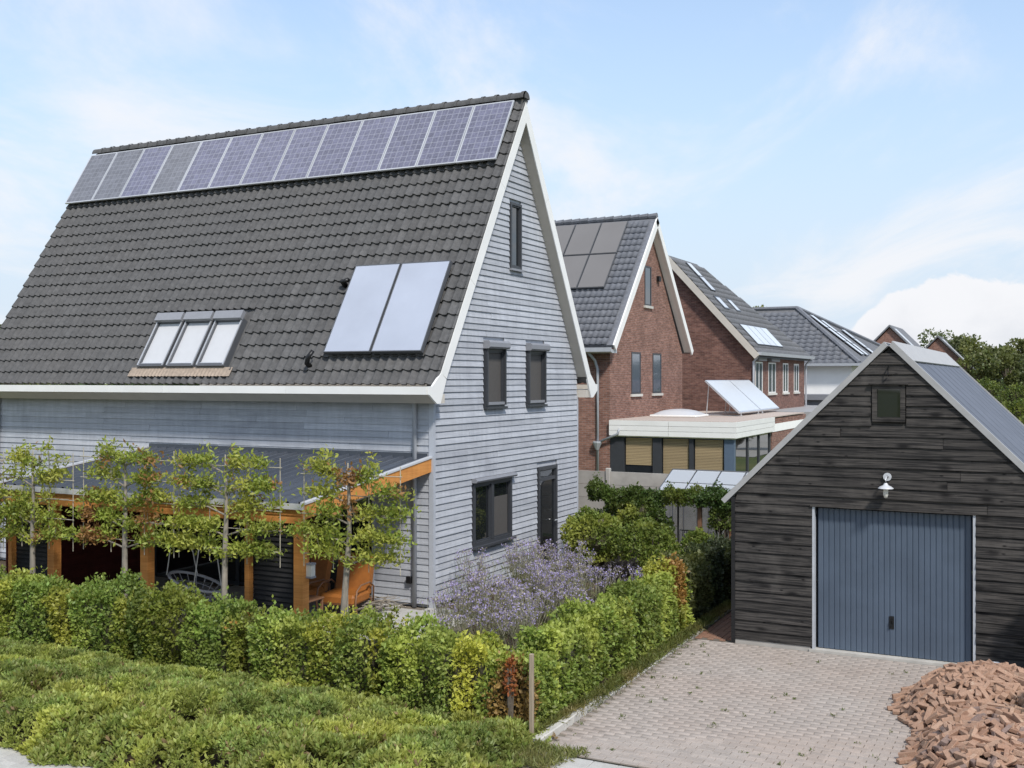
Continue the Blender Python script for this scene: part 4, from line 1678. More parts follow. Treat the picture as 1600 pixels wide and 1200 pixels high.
# lamp on the garage
t = thing('wall_lamp', 'old-style grey barn lamp with round wall plate above the garage door', 'lamp', (-2.35, AY0 - .15, 2.6))
LXp, LYp = -2.355, AY0 - .035
m = MB()
b0 = [(LXp + .062 * math.cos(a), 2.86 + .062 * math.sin(a)) for a in [2 * math.pi * i / 20 for i in range(20)]]
m.extrude([(q[0], q[1]) for q in b0], 'y', LYp - .035, LYp)
m.build('wall_plate', M['lamp_grey'], t, False)
MB().extrude([(LXp + .02 * math.cos(a), 2.86 + .02 * math.sin(a)) for a in [2 * math.pi * i / 12 for i in range(12)]], 'y', LYp - .05, LYp - .036).build('boss', M['black'], t)
MB().tube([(LXp, LYp - .03, 2.86), (LXp, LYp - .16, 2.87), (LXp, LYp - .20, 2.84), (LXp, LYp - .20, 2.78)], .014, 8).build('arm', M['lamp_grey'], t, True)
MB().lathe([(.02, .10), (.035, .075), (.05, .06), (.085, .045), (.115, .02), (.118, .012), (.09, .02), (.04, .03), (.0, .03)], (LXp, LYp - .20, 2.68), 22).build('lamp_shade', M['lamp_grey'], t, True)
MB().lathe([(.035, .03), (.040, -.02), (.038, -.08), (.025, -.125), (.0, -.135)], (LXp, LYp - .20, 2.68), 16).build('glass_globe', M['lamp_glass'], t, True)

# ------------------------------------------------------------------ heap of reclaimed bricks
import bmesh


def brick_variant(seed):
    rs = random.Random(seed)
    L0 = .20 * (1 if seed < 3 else rs.uniform(.38, .8))
    bm = bmesh.new()
    bmesh.ops.create_cube(bm, size=1)
    for v in bm.verts:
        v.co = Vector((v.co.x * L0, v.co.y * (.075 if seed < 5 else .06), v.co.z * .046))
    bmesh.ops.bevel(bm, geom=bm.edges[:], offset=.004, segments=1, affect='EDGES')
    for v in bm.verts:
        v.co += Vector((rs.uniform(-1, 1), rs.uniform(-1, 1), rs.uniform(-1, 1))) * .0025
        if seed >= 3 and v.co.x > 0:
            v.co.x += v.co.y * rs.uniform(-.2, .2)
    me = bpy.data.meshes.new('brick')
    bm.to_mesh(me)
    bm.free()
    me.materials.append(M['old_brick'])
    return me


brick_meshes = [brick_variant(k) for k in range(6)]


def heap_h(x, y):
    """height of the brick heap: two merged mounds"""
    a = 1 - ((x + .75) / 1.07) ** 2 - ((y - 15.35) / 1.50) ** 2
    b = 1 - ((x + .58) / .88) ** 2 - ((y - 13.45) / 1.75) ** 2
    h = max(0.0, a) ** .62 * .54
    h = max(h, max(0.0, b) ** .62 * .46)
    return h


pts = []
tries = 0
while len(pts) < 2400 and tries < 40000:
    tries += 1
    x, y = random.uniform(-2.0, 1.5), random.uniform(11.7, 17.0)
    h_ = heap_h(x, y)
    if h_ <= 0:
        if heap_h(x + .12, y) <= 0 and heap_h(x, y - .1) <= 0:
            continue
        h_ = .0
    pts.append((x, y, h_))
# spread them evenly, then stack two loose layers
sel = []
for p in pts:
    if all((p[0] - q[0]) ** 2 + (p[1] - q[1]) ** 2 > .0034 for q in sel):
        sel.append(p)
sp = []
for (x, y, h_) in sel:
    d = FWD @ (x, y)
    uu = 800 + 1679 * (RGT @ (x, y)) / d
    vv = 591 + 1679 * (CAM_H - h_) / d
    sp.append((0 if (uu < 1625 and vv < 1215) else 1, d, x, y, h_))
sp.sort()
rest = []
for i, (o_, d, x, y, h_) in enumerate(sp):
    e = .12
    nx_ = (heap_h(x - e, y) - heap_h(x + e, y)) / (2 * e)
    ny_ = (heap_h(x, y - e) - heap_h(x, y + e)) / (2 * e)
    nrm = Vector((nx_ * .75, ny_ * .75, 1)).normalized()
    q = Vector((0, 0, 1)).rotation_difference(nrm).to_matrix()
    lay = random.random()
    tilt = .32 if h_ > .05 else .06
    rm = q @ Matrix.Rotation(random.uniform(0, 6.28), 3, 'Z') @ Matrix.Rotation(random.gauss(0, tilt), 3, 'X') @ Matrix.Rotation(random.gauss(0, tilt * .8), 3, 'Y')
    if lay > .72:
        rm = rm @ Matrix.Rotation(R(90), 3, 'X')
    me = brick_meshes[random.choice((0, 1, 2, 0, 1, 2, 3, 4, 5))]
    ext = max(abs((rm @ v.co).z) for v in me.vertices)
    zz = max(ext + .002, h_ + random.uniform(-.025, .035)) if h_ > .05 else ext + .001
    if i < 298:
        b = link('brick', me, None, (x, y, zz), rm.to_euler())
        tag(b, 'loose reclaimed red brick in the heap on the driveway', 'brick', 'bricks dumped on the driveway')
    else:
        vs_ = np.array([(rm @ v.co) + Vector((x, y, zz)) for v in me.vertices])
        rest.append((vs_, [tuple(p.vertices) for p in me.polygons]))
if rest:
    m = MB()
    for (v_, f_) in rest:
        m.poly(v_, f_)
    tag(m.build('brick_heap_remainder', M['old_brick'], fix=False), 'reclaimed red bricks forming the rest of the heap by the garage', 'bricks', None, 'stuff')
# rubble and grit under the top bricks
m = MB()
nx_, ny_ = 44, 60
for i in range(nx_ + 1):
    for j in range(ny_ + 1):
        x, y = -2.05 + i * 3.6 / nx_, 11.6 + j * 5.4 / ny_
        hh = heap_h(x, y)
        m.v.append((x, y, hh - .085 + (random.uniform(-.02, .02) if hh > 0 else -.06)))
for i in range(nx_):
    for j in range(ny_):
        a = i * (ny_ + 1) + j
        m.f.append((a, a + ny_ + 1, a + ny_ + 2, a + 1))
tag(m.build('brick_rubble', M['old_brick'], fix=False), 'crumbled brick rubble under the loose bricks of the heap', 'rubble', None, 'stuff')
# crumpled plastic sheet by the garage wall
nx_, ny_ = 26, 16
m = MB()
for i in range(nx_ + 1):
    for j in range(ny_ + 1):
        a, b = i / nx_, j / ny_
        x, y = -1.20 + a * 1.5 + .05 * math.sin(b * 9), 17.0 + b * .62 + .05 * math.sin(a * 11)
        edge = min(a, 1 - a, b, 1 - b)
        m.v.append((x, y, .012 + min(edge * 5, 1) * (.10 + .06 * math.sin(a * 17 + b * 5) + .06 * math.sin(b * 23 - a * 9) + random.uniform(-.012, .012)) * .9 + .0))
for i in range(nx_):
    for j in range(ny_):
        a = i * (ny_ + 1) + j
        m.f.append((a, a + ny_ + 1, a + ny_ + 2, a + 1))
o = m.build('plastic_sheet', M['plastic_white'], None, False, False)
sd = o.modifiers.new('thickness', 'SOLIDIFY')
sd.thickness = .004
tag(o, 'crumpled white plastic sheet on the ground between bricks and garage', 'plastic sheet')

# ------------------------------------------------------------------ tiled roofs of the neighbours


def tile_field(parent, fpt, x0, x1, s_max, tw, tg, mat, name='tiles', keep=None, up=None):
    """S-shaped tiles laid as real geometry over a slope; fpt(a, s, off) -> point"""
    prof = [(0, .02), (.25, .042), (.5, .012), (.75, .0), (1.0, .02)]
    VV, QQ = [], []
    b = 0
    for j in range(int(s_max / tg)):
        s0 = j * tg
        for i in range(int((x1 - x0) / tw)):
            a = x0 + i * tw
            if keep and not keep(a + tw / 2, s0 + tg / 2):
                continue
            for (s, l) in ((s0, .035), (s0 + tg + .01, .0)):
                for (t, h_) in prof:
                    VV.append(fpt(a + t * tw, s, h_ * tw / .2 + l))
            for (t, h_) in prof:
                VV.append(fpt(a + t * tw, s0, h_ * tw / .2 + .002))
            for k in range(4):
                QQ.append((b + k, b + k + 1, b + 5 + k + 1, b + 5 + k))
                QQ.append((b + 10 + k, b + 10 + k + 1, b + k + 1, b + k))
            b += 15
    VV = np.array(VV) - np.array(wl(parent))
    o = link(name, np_mesh(name, VV, np.array(QQ), mat), parent, wl(parent))
    return tag(o, kind='stuff')


def slab(f, a0, a1, s0, s1, o0, o1, mb=None):
    P = [f(a, s, o) for o in (o0, o1) for (a, s) in ((a0, s0), (a1, s0), (a1, s1), (a0, s1))]
    return (mb or MB()).poly(P, [(0, 3, 2, 1), (4, 5, 6, 7), (0, 1, 5, 4), (1, 2, 6, 5), (2, 3, 7, 6), (3, 0, 4, 7)])


def plain_window(parent, axis, o, a0, a1, z0, z1, frame='frame_dark', pane='glass_blue', sill=True, out=1, mull=False, pmat_low=None):
    """window set in a wall: axis y -> wall x=o facing +x ; axis x -> wall y=o facing -y"""
    def bx(mb, d0, d1, p, q, r_, s_):
        return mb.box(o + d0, o + d1, p, q, r_, s_) if axis == 'y' else mb.box(p, q, o - d1, o - d0, r_, s_)
    f = MB()
    w_ = .06
    for (p, q, r_, s_) in ((a0, a0 + w_, z0, z1), (a1 - w_, a1, z0, z1), (a0 + w_, a1 - w_, z0, z0 + w_), (a0 + w_, a1 - w_, z1 - w_, z1)):
        bx(f, -.05, .02, p, q, r_, s_)
    if mull:
        bx(f, -.05, .02, (a0 + a1) / 2 - .03, (a0 + a1) / 2 + .03, z0 + w_, z1 - w_)
    w = f.build('window', M[frame], parent)
    bx(MB(), -.04, .004, a0 + w_, a1 - w_, z0 + w_, z1 - w_).build('pane', M[pane], w)
    if sill:
        bx(MB(), -.02, .07, a0 - .08, a1 + .08, z0 - .09, z0 - .001).build('sill', M['stone_sill'], w)
    return w


# red brick house straight behind
BX, BY0, BY1, BEZ = -13.344, 33.60, 41.40, 5.35
bm_ = (BY0 + BY1) / 2
bh = thing('brick_house', 'orange-red brick gable house with white verges right behind the timber house', 'house', (-19, bm_, 0))
BR = 10.30
bp = math.atan2(BR - 5.50, bm_ - (BY0 - .45))
wl_b = MB().extrude([(BY0, 0), (BY1, 0), (BY1, BEZ), (bm_, BR - .28), (BY0, BEZ)], 'x', -26, BX).build('brick_wall', M['brick_red'], bh)


def bslope(side):
    def f(x, s, off):
        y = BY0 - .45 + s * math.cos(bp) - off * math.sin(bp)
        zz = 5.50 + s * math.sin(bp) + off * math.cos(bp)
        return (x, y if side < 0 else 2 * bm_ - y, zz)
    return f


bl = (bm_ - BY0 + .45) / math.cos(bp)
rb = MB()
for sd in (-1, 1):
    slab(bslope(sd), -26.3, BX + .28, 0, bl - .05, -.16, -.005, rb)
rb = rb.build('roof', M['tile_blue'], bh)
tile_field(rb, bslope(-1), -20.2, BX + .24, bl - .05, .21, .33, M['tile_blue'])
for sd in (-1, 1):
    slab(bslope(sd), BX + .27, BX + .33, .0, bl - .02, -.26, .0).build('verge_board', M['white'], bh)
    slab(bslope(sd), BX + .002, BX + .268, .1, bl - .12, -.215, -.165).build('verge_soffit', M['white'], bh)
for k in range(20):
    xx = BX + .30 - k * .34
    MB().tube([(xx - .33, bm_, BR + .03), (xx, bm_, BR + .05)], [.10, .115], 8).build('ridge_cap', M['tile_blue'], rb)
MB().extrude([(BY0 - .56, 5.42), (BY0 - .56, 5.28), (BY0 - .44, 5.24), (BY0 + .0, 5.24), (BY0 + .0, 5.36), (BY0 - .48, 5.36), (BY0 - .50, 5.42)], 'x', -26, BX + .25).build('gutter', M['zinc'], bh)
MB().tube([(-13.98, BY0 - .45, 5.30), (-13.85, BY0 - .10, 5.0), (-13.76, BY0 - .06, 4.7), (-13.76, BY0 - .06, 0)], .05, 8).build('downpipe', M['zinc'], bh, True)
MB().lathe([(.05, -.16), (.16, .08), (.16, .13), (.0, .13)], (-13.76, BY0 - .10, 2.15), 10).build('hopper', M['zinc'], bh)
MB().tube([(-13.70, BY0 - .12, 2.26), (-13.0, BY0 - .16, 2.55), (-12.95, BY0 - .16, 2.72)], .04, 8).build('branch_pipe', M['zinc'], bh, True)
plain_window(bh, 'y', BX, 36.98, 37.68, 7.05, 8.50, pane='glass')
plain_window(bh, 'y', BX, 35.62, 36.55, 3.84, 5.33)
plain_window(bh, 'y', BX, 37.85, 38.80, 3.84, 5.33)
MB().cbox(BX + .002, BX + .12, 38.28, 38.50, 8.02, 8.22, .01).build('wall_lamp_box', M['black'], bh)
for i in range(4):
    for j in range(2):
        x1 = BX - .72 - i * 1.05
        s0 = bl - 2.02 - j * 1.78 + .0
        p = slab(bslope(-1), x1 - 1.02, x1, s0, s0 + 1.74, .10, .14).build('solar_panel', M['alu_dark'], bh)
        lam = MB().box(0, .97, 0, 1.69, 0, .012)
        link('laminate', lam.mesh('laminate', M['pv_black']), p, bslope(-1)(x1 - .995, s0 + .025, .142), (bp, 0, 0))

# flat-roofed extension of that house
EX1, EY0_, EY1_ = -9.12, 33.60, 38.6
ex = thing('flat_extension', 'flat-roofed garden room with white fascia and dark framed windows with tan blinds', 'extension', (-11.2, 36, 0))
MB().box(BX + .01, EX1, EY0_ - .02, EY1_ + 5.6, 2.46, 2.74).box(BX + .01, EX1 + .06, EY0_ - .10, EY1_ + .1, 2.50, 2.98).build('roof', M['render_white'], ex)
for (za, zb) in ((2.50, 2.66), (2.67, 2.83), (2.84, 3.005)):
    MB().box(BX + .02, -11.26, EY0_ - .135, EY0_ - .103, za, zb).build('fascia_board', M['white'], ex)
    MB().box(-11.25, EX1 + .10, EY0_ - .135, EY0_ - .103, za, zb).build('fascia_board', M['white'], ex)
    MB().box(EX1 + .063, EX1 + .10, EY0_ - .10, EY1_ + .1, za, zb).build('fascia_board', M['white'], ex)
MB().box(BX + .02, EX1 + .02, EY0_ - .06, EY1_ + 5.5, 2.985, 3.02).build('gravel_bed', M['roof_gravel'], ex)
MB().box(EX1 - 3.0, EX1 - .02, EY1_ + .12, EY1_ + 6.0, 0, 2.95).build('brick_wall', M['brick_red'], ex)
fr = MB()
fr.box(BX + .01, -12.84, EY0_, EY0_ + .14, 0, 2.455)
for x in (-11.83, -11.62, -10.60, -10.52, -9.46):
    pass
for (a, b) in ((-11.84, -11.54), (-10.60, -10.46)):
    fr.box(a, b, EY0_, EY0_ + .14, .5, 2.455)
fr.box(-12.84, -9.46, EY0_, EY0_ + .14, 0, .55)
fr = fr.build('window_frame', M['frame_dark'], ex)
for (a, b, lo) in ((-12.84, -11.84, 1.55), (-11.54, -10.60, .9), (-10.46, -9.46, .9)):
    MB().box(a, b, EY0_ + .10, EY0_ + .125, .55, 2.455).build('pane', M['glass'], fr)
    k = 0
    z = 2.42
    bl_ = MB()
    while z > lo:
        bl_.box(a + .04, b - .04, EY0_ + .07, EY0_ + .088, z - .042, z)
        z -= .05
    tag(bl_.build('slatted_blind', M['tan_blind'], fr), kind='stuff')
MB().box(-9.44, EX1, EY0_ - .01, EY0_ + .16, 0, 2.455).build('corner_column', M['blue_paint'], ex)
MB().box(EX1 - .10, EX1 - .06, EY0_ + .20, EY1_ - .15, .1, 2.44).build('side_pane', M['glass'], ex)
for y in (EY0_ + .17, EY0_ + 1.8, EY0_ + 3.3, EY1_ - .14):
    MB().box(EX1 - .14, EX1 - .02, y, y + .10, .0, 2.455).build('side_mullion', M['frame_dark'], ex)
# things on the flat roof
t = thing('roof_dome', 'white acrylic dome light on the flat gravel roof', 'roof light', (-12.1, 37.2, 3.02))
MB().cbox(-12.95, -11.25, 36.4, 38.0, 3.022, 3.10, .02).build('upstand', M['white'], t)
m = MB()
nn = 10
for i in range(nn + 1):
    for j in range(nn + 1):
        a, b = i / nn * 2 - 1, j / nn * 2 - 1
        m.v.append((-12.1 + a * .78, 37.2 + b * .74, 3.102 + .20 * ((1 - a * a) * (1 - b * b)) ** .5))
for i in range(nn):
    for j in range(nn):
        k = i * (nn + 1) + j
        m.f.append((k, k + nn + 1, k + nn + 2, k + 1))
m.build('dome', M['blind'], t, True, False)
for k in range(2):
    t = thing('tilted_solar_panel', ('white glaring solar panel on a tilted roof stand, left of two', 'white glaring solar panel on a tilted roof stand, right of two')[k], 'solar unit', (-11.0, 40.0 + k * 3.1, 3.02), 'solar panels on the flat roof stand')
    y0, y1 = 38.4 + k * 3.16, 38.4 + k * 3.16 + 3.13
    P = [(-10.22, y0, 3.16), (-10.22, y1, 3.16), (-11.50, y1, 4.33), (-11.50, y0, 4.33)]
    Q = [(p[0] - .03, p[1], p[2] - .05) for p in P]
    MB().poly(P + Q, [(0, 1, 2, 3), (4, 7, 6, 5), (0, 4, 5, 1), (1, 5, 6, 2), (2, 6, 7, 3), (3, 7, 4, 0)]).build('panel_frame', M['alu'], t)
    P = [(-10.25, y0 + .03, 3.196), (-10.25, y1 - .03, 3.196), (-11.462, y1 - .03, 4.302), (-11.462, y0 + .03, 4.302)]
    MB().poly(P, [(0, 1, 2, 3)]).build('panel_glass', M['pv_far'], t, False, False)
    for yy in (y0 + .3, y1 - .3):
        MB().tube([(-11.45, yy, 4.25), (-11.55, yy, 3.02)], .02, 5).build('strut', M['alu'], t)
        MB().tube([(-10.25, yy, 3.12), (-10.25, yy, 3.02)], .02, 5).build('strut', M['alu'], t)
        MB().tube([(-10.2, yy, 3.04), (-11.6, yy, 3.04)], .02, 5).build('strut', M['alu'], t)

# second brick house, ridge running away from us
CX1, CY0, CY1, CEZ, CRX, CRZ = -11.63, 45.7, 56.4, 5.55, -15.34, 9.85
h2 = thing('brick_house', 'dark red brick house with grey hipped roof and bright solar panels, behind the flat extension', 'house', (-15.3, 51, 0))
MB().extrude([(2 * CRX - CX1, 0), (CX1, 0), (CX1, CEZ), (CRX, CRZ - .25), (2 * CRX - CX1, CEZ)], 'y', CY0, CY0 + .3).build('gable_wall', M['brick_dark'], h2)
MB().box(2 * CRX - CX1, CX1, CY0 + .31, CY1, 0, CEZ).build('brick_wall', M['brick_dark'], h2)
cp = math.atan2(CRZ - (CEZ - .12), CRX * -1 - (-CX1) + .35)
cu = (math.cos(cp), math.sin(cp))


def cslope(y, s, off):
    """right-hand slope, s measured up from the eave"""
    return (CX1 + .35 - s * cu[0] + off * cu[1], y, CEZ - .12 + s * cu[1] + off * cu[0])


cl_ = (CX1 + .35 - CRX) / cu[0]
hipy = lambda s: CY1 + .5 - (s / cl_) * 7.0


def cs_ok(y, s):
    return y < hipy(s)


m = MB()
pts = [cslope(CY0 - .3, 0, -.01), cslope(hipy(0), 0, -.01), cslope(hipy(cl_), cl_, -.01), cslope(CY0 - .3, cl_, -.01)]
pl = [(2 * CRX - p[0], p[1], p[2]) for p in pts]
m.poly(pts + pl, [(0, 1, 2, 3), (4, 7, 6, 5), (1, 5, 6, 2)])
m.poly([(p[0], p[1], p[2] - .15) for p in pts + pl], [(0, 3, 2, 1), (4, 5, 6, 7)])
r2 = m.build('roof', M['tile_far'], h2, False, False)
tile_field(r2, cslope, CY0 - .3, CY1 + .4, cl_, .30, .36, M['tile_far'], keep=cs_ok)
P = [cslope(CY0 - .34, s, o) for (s, o) in ((-.05, -.25), (cl_, -.25), (cl_, .02), (-.05, .02))]
Q = [(p[0], p[1] + .05, p[2]) for p in P]
MB().poly(P + Q, [(0, 1, 2, 3), (4, 7, 6, 5), (0, 4, 5, 1), (1, 5, 6, 2), (2, 6, 7, 3), (3, 7, 4, 0)]).build('verge_board', M['soffit'], h2)
MB().extrude([(CX1 + .20, 5.38), (CX1 + .46, 5.38), (CX1 + .48, 5.52), (CX1 + .20, 5.52)], 'y', CY0 - .3, CY1 + .3).build('gutter', M['zinc'], h2)
MB().tube([(CX1 + .3, CY0 - .1, 5.36), (CX1 + .08, CY0 - .06, 5.1), (CX1 + .08, CY0 - .06, 0)], .05, 6).build('downpipe', M['zinc'], h2)
MB().tube([(CX1 + .3, CY1, 5.36), (CX1 + .08, CY1, 5.1), (CX1 + .08, CY1, 0)], .05, 6).build('downpipe', M['zinc'], h2)
for i, (a, b) in enumerate(((46.25, 47.5), (48.6, 50.0), (51.5, 52.6), (53.9, 55.0))):
    w = plain_window(h2, 'y', CX1, a, b, 3.72, 5.12, 'frame_white', 'glass_blue', mull=True)
    if i < 2:
        MB().cbox(CX1 + .0, CX1 + .20, a - .1, b + .1, 5.16, 5.34, .02).build('shutter_box', M['shutter'], w)


def panel_on(f, parent, a0, a1, s0, s1, mat='pv_far', rows=1, cols=1):
    for i in range(cols):
        for j in range(rows):
            x0 = a0 + i * (a1 - a0) / cols
            x1 = a0 + (i + 1) * (a1 - a0) / cols - .02
            t0 = s0 + j * (s1 - s0) / rows
            t1 = s0 + (j + 1) * (s1 - s0) / rows - .02
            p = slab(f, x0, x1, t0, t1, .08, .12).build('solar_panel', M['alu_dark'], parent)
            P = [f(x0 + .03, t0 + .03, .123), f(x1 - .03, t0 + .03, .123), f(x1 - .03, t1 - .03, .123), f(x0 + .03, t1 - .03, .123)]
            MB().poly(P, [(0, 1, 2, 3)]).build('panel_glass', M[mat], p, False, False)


panel_on(cslope, h2, 46.4, 51.2, .5, 1.75, cols=4)
panel_on(cslope, h2, 47.2, 47.9, 3.9, 5.7 if cl_ > 5.9 else cl_ - .2, cols=1, rows=2)
for (a, b, c, d) in ((46.6, 47.4, 2.7, 3.5), (48.6, 49.3, 2.7, 3.5)):
    w = slab(cslope, a, b, c, d, .0, .10).build('roof_window', M['alu_dark'], h2)
    MB().poly([cslope(a + .08, c + .08, .103), cslope(b - .08, c + .08, .103), cslope(b - .08, d - .08, .103), cslope(a + .08, d - .08, .103)], [(0, 1, 2, 3)]).build('pane', M['pv_far'], w, False, False)
MB().box(-12.6, -7.6, 47.0, 58.5, 2.7, 2.95).build('lower_flat_roof', M['ridge_metal'], h2)
MB().box(-12.4, -8.0, 47.2, 58.3, 0, 2.69).build('lower_wall', M['brick_red'], h2)

# white rendered house with hipped roof
h3 = thing('white_house', 'white rendered house with dark hipped tile roof beyond the brick houses', 'house', (-14, 70, 0))
MB().box(-22, -10.35, 63.0, 99.5, 0, 5.19).build('wall', M['render_white'], h3)
MB().box(-16, -9.0, 60.5, 63, 0, 3.2).box(-16.2, -8.8, 60.3, 63, 3.2, 3.5).build('garden_wing', M['shutter'], h3)
A_ = [(-22.5, 62.5, 5.2), (-9.85, 62.5, 5.2), (-9.85, 100, 5.2), (-22.5, 100, 5.2), (-14.1, 66.2, 8.6), (-14.1, 80, 8.6), (-22.5, 66.2, 8.6)]
MB().poly(A_, [(0, 1, 4, 6), (1, 2, 4), (2, 3, 6, 4), (0, 6, 3)]).build('roof', M['tile_far'], h3, False, False)
r3 = [o for o in h3.children if o.name.startswith('roof')][0]
fp = math.atan2(3.4, 3.7)


def f3(x, s, off):
    return (x, 62.5 + s * math.cos(fp) - off * math.sin(fp), 5.2 + s * math.sin(fp) + off * math.cos(fp))


rp = math.atan2(3.4, 4.25)


def g3(y, s, off):
    return (-9.85 - s * math.cos(rp) + off * math.sin(rp), y, 5.2 + s * math.sin(rp) + off * math.cos(rp))


tile_field(r3, f3, -18.5, -9.9, 5.0, .42, .36, M['tile_blue'], keep=lambda x, s: x < -9.85 - s * 4.25 / 5.03 - .2)
MB().tube([(-9.85, 62.5, 5.28), (-14.1, 66.2, 8.68)], .13, 6).build('hip_cap', M['tile_blue'], r3)
MB().tube([(-14.1, 66.2, 8.68), (-22.5, 66.2, 8.68)], .13, 6).build('ridge_cap', M['tile_blue'], r3)
MB().tube([(-14.1, 66.2, 8.68), (-9.85, 100, 5.28)], .13, 6).build('hip_cap', M['tile_blue'], r3)
for (a, b, c, d) in ((67.4, 68.5, .9, 4.9), (69.2, 70.2, .9, 4.5), (73.4, 74.6, .9, 3.8)):
    panel_on(g3, h3, a, b, c, d, rows=3)
MB().box(-9.84, -9.6, 62.4, 100, 5.1, 5.25).build('gutter', M['zinc'], h3)
MB().box(-22, -9.7, 62.3, 62.5, 5.1, 5.25).build('gutter', M['zinc'], h3)

# two far gables, only their tops in view
for (x, y, w_, hz, lab) in ((-13.7, 104, 6.0, 9.15, 'distant orange-red brick house whose gable tip shows left of the garage ridge'), (-11.2, 122, 6.0, 8.75, 'farthest brick house, small red gable tip just above the garage ridge')):
    h = thing('distant_house', lab, 'house', (x, y + 5, 0))
    MB().extrude([(x - w_ / 2, 0), (x + w_ / 2, 0), (x + w_ / 2, hz - 3.2), (x, hz - .1), (x - w_ / 2, hz - 3.2)], 'y', y, y + 9).build('brick_wall', M['brick_red'], h)
    m = MB()
    for sd in (-1, 1):
        P = [(x + sd * t, yy, hz - t * 3.1 / 3.0 + o) for o in (0, .18) for (t, yy) in ((0, y - .3), (3.4, y - .3), (3.4, y + 9.3), (0, y + 9.3))]
        m.poly(P, [(0, 1, 2, 3), (4, 7, 6, 5), (0, 4, 5, 1), (1, 5, 6, 2), (2, 6, 7, 3), (3, 7, 4, 0)])
    m.build('roof', M['tile_far'], h)
    P = [(x + t, yy, hz - t * 3.1 / 3.0 + o) for o in (.19, .25) for (t, yy) in ((.4, y + .3), (3.0, y + .3), (3.0, y + 1.6), (.4, y + 1.6))]
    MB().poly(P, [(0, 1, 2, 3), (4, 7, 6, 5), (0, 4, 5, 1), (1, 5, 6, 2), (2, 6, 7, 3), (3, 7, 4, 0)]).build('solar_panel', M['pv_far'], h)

# low houses and a fence far off to the right
h = thing('distant_bungalow', 'low grey bungalow far off on the right below the trees', 'house', (-9.5, 128, 0))
MB().box(-11.5, -5.5, 125, 132, 0, 2.6).build('wall', M['render_white'], h)
MB().extrude([(-11.9, 2.55), (-5.1, 2.55), (-7.5, 4.0), (-9.5, 4.0)], 'y', 124.6, 132.4).build('roof', M['tile_far'], h)

# ------------------------------------------------------------------ garden: fence, greenhouse, arch
fe = thing('concrete_fence', 'grey concrete panel fence with posts between the gardens', 'fence', (-9.5, 27.55, 0))
xs = [-12.85, -10.99, -9.13, -7.27, -5.41]
for x in xs:
    MB().cbox(x - .06, x + .06, 27.48, 27.62, 0, 1.93, .012).build('fence_post', M['concrete'], fe)
for i in range(len(xs) - 1):
    for k in range(5):
        MB().box(xs[i] + .062, xs[i + 1] - .062, 27.53, 27.575 + random.uniform(0, .01), .02 + k * .365, .02 + k * .365 + .357).build('fence_panel', M['concrete'], fe)

gh = thing('greenhouse', 'small glass greenhouse with aluminium bars behind the garden arch', 'greenhouse', (-7.4, 26.6, 0))
GXs = [-9.02, -8.35, -7.70, -7.05, -6.40, -5.78]
gz = lambda y: 1.55 + (y - 26.0) * .44 / 1.15
for i, x in enumerate(GXs):
    MB().tube([(x, 26.0, 0), (x, 26.0, 1.55), (x, 27.15, 1.99), (x, 27.15, 0)], .018, 4).build('glazing_bar', M['alu_dark'], gh)
for i in range(len(GXs) - 1):
    a, b = GXs[i] + .02, GXs[i + 1] - .02
    for (ya, yb) in ((26.0, 26.42), (26.44, 27.13)):
        MB().poly([(a, ya, gz(ya) + .012), (b, ya, gz(ya) + .012), (b, yb, gz(yb) + .012), (a, yb, gz(yb) + .012),
                   (a, ya, gz(ya) + .006), (b, ya, gz(ya) + .006), (b, yb, gz(yb) + .006), (a, yb, gz(yb) + .006)], [(0, 1, 2, 3), (4, 7, 6, 5), (0, 4, 5, 1), (2, 6, 7, 3)]).build('roof_pane', M['greenhouse_glass'], gh)
    MB().box(a, b, 25.992, 25.998, .30, 1.52).build('wall_pane', M['clear_glass'], gh)
MB().tube([(-9.02, 26.0, 1.56), (-5.78, 26.0, 1.56)], .022, 5).build('eave_rail', M['alu'], gh)
MB().tube([(-9.02, 27.15, 2.0), (-5.78, 27.15, 2.0)], .024, 5).build('ridge_rail', M['alu_dark'], gh)
MB().tube([(-9.02, 26.43, gz(26.43) + .015), (-5.78, 26.43, gz(26.43) + .015)], .012, 4).build('cross_rail', M['alu_dark'], gh)
MB().box(-9.04, -5.76, 26.0, 26.05, 0, .30).build('base_wall', M['concrete'], gh)

ar = thing('garden_arch', 'brown wooden garden arch with black wire gate overgrown by the hedge', 'arch', (-7.0, 22.9, 0))
for (x, y) in ((-6.95, 22.8), (-6.28, 22.9)):
    MB().cbox(x - .045, x + .045, y - .045, y + .045, 0, 1.72, .008).build('arch_post', M['wood_brown'], ar)
MB().tube([(-7.46, 22.85, 0), (-7.46, 22.85, 1.68)], .02, 6).build('iron_post', M['black'], ar)
MB().cbox(-7.7, -6.15, 22.76, 22.84, 1.721, 1.78, .006).build('top_rail', M['wood_brown'], ar)
gt = MB().tube([(-7.42, 22.85, .15), (-7.0, 22.85, .15)], .012, 5).tube([(-7.42, 22.85, 1.05), (-7.0, 22.85, 1.05)], .012, 5).build('gate', M['black'], ar)
for k in range(9):
    MB().tube([(-7.42 + k * .052, 22.85, .15), (-7.42 + k * .052, 22.85, 1.05)], .006, 4).build('bar', M['black'], gt)
for k in range(8):
    MB().tube([(-6.86 + k * .07, 22.86, .1), (-6.86 + k * .07, 22.86, 1.05)], .006, 4).build('wire', M['black'], ar)
sheet('gravel_yard', M['roof_gravel'], -8.6, -5.6, 22.9, 26.0, -.02)

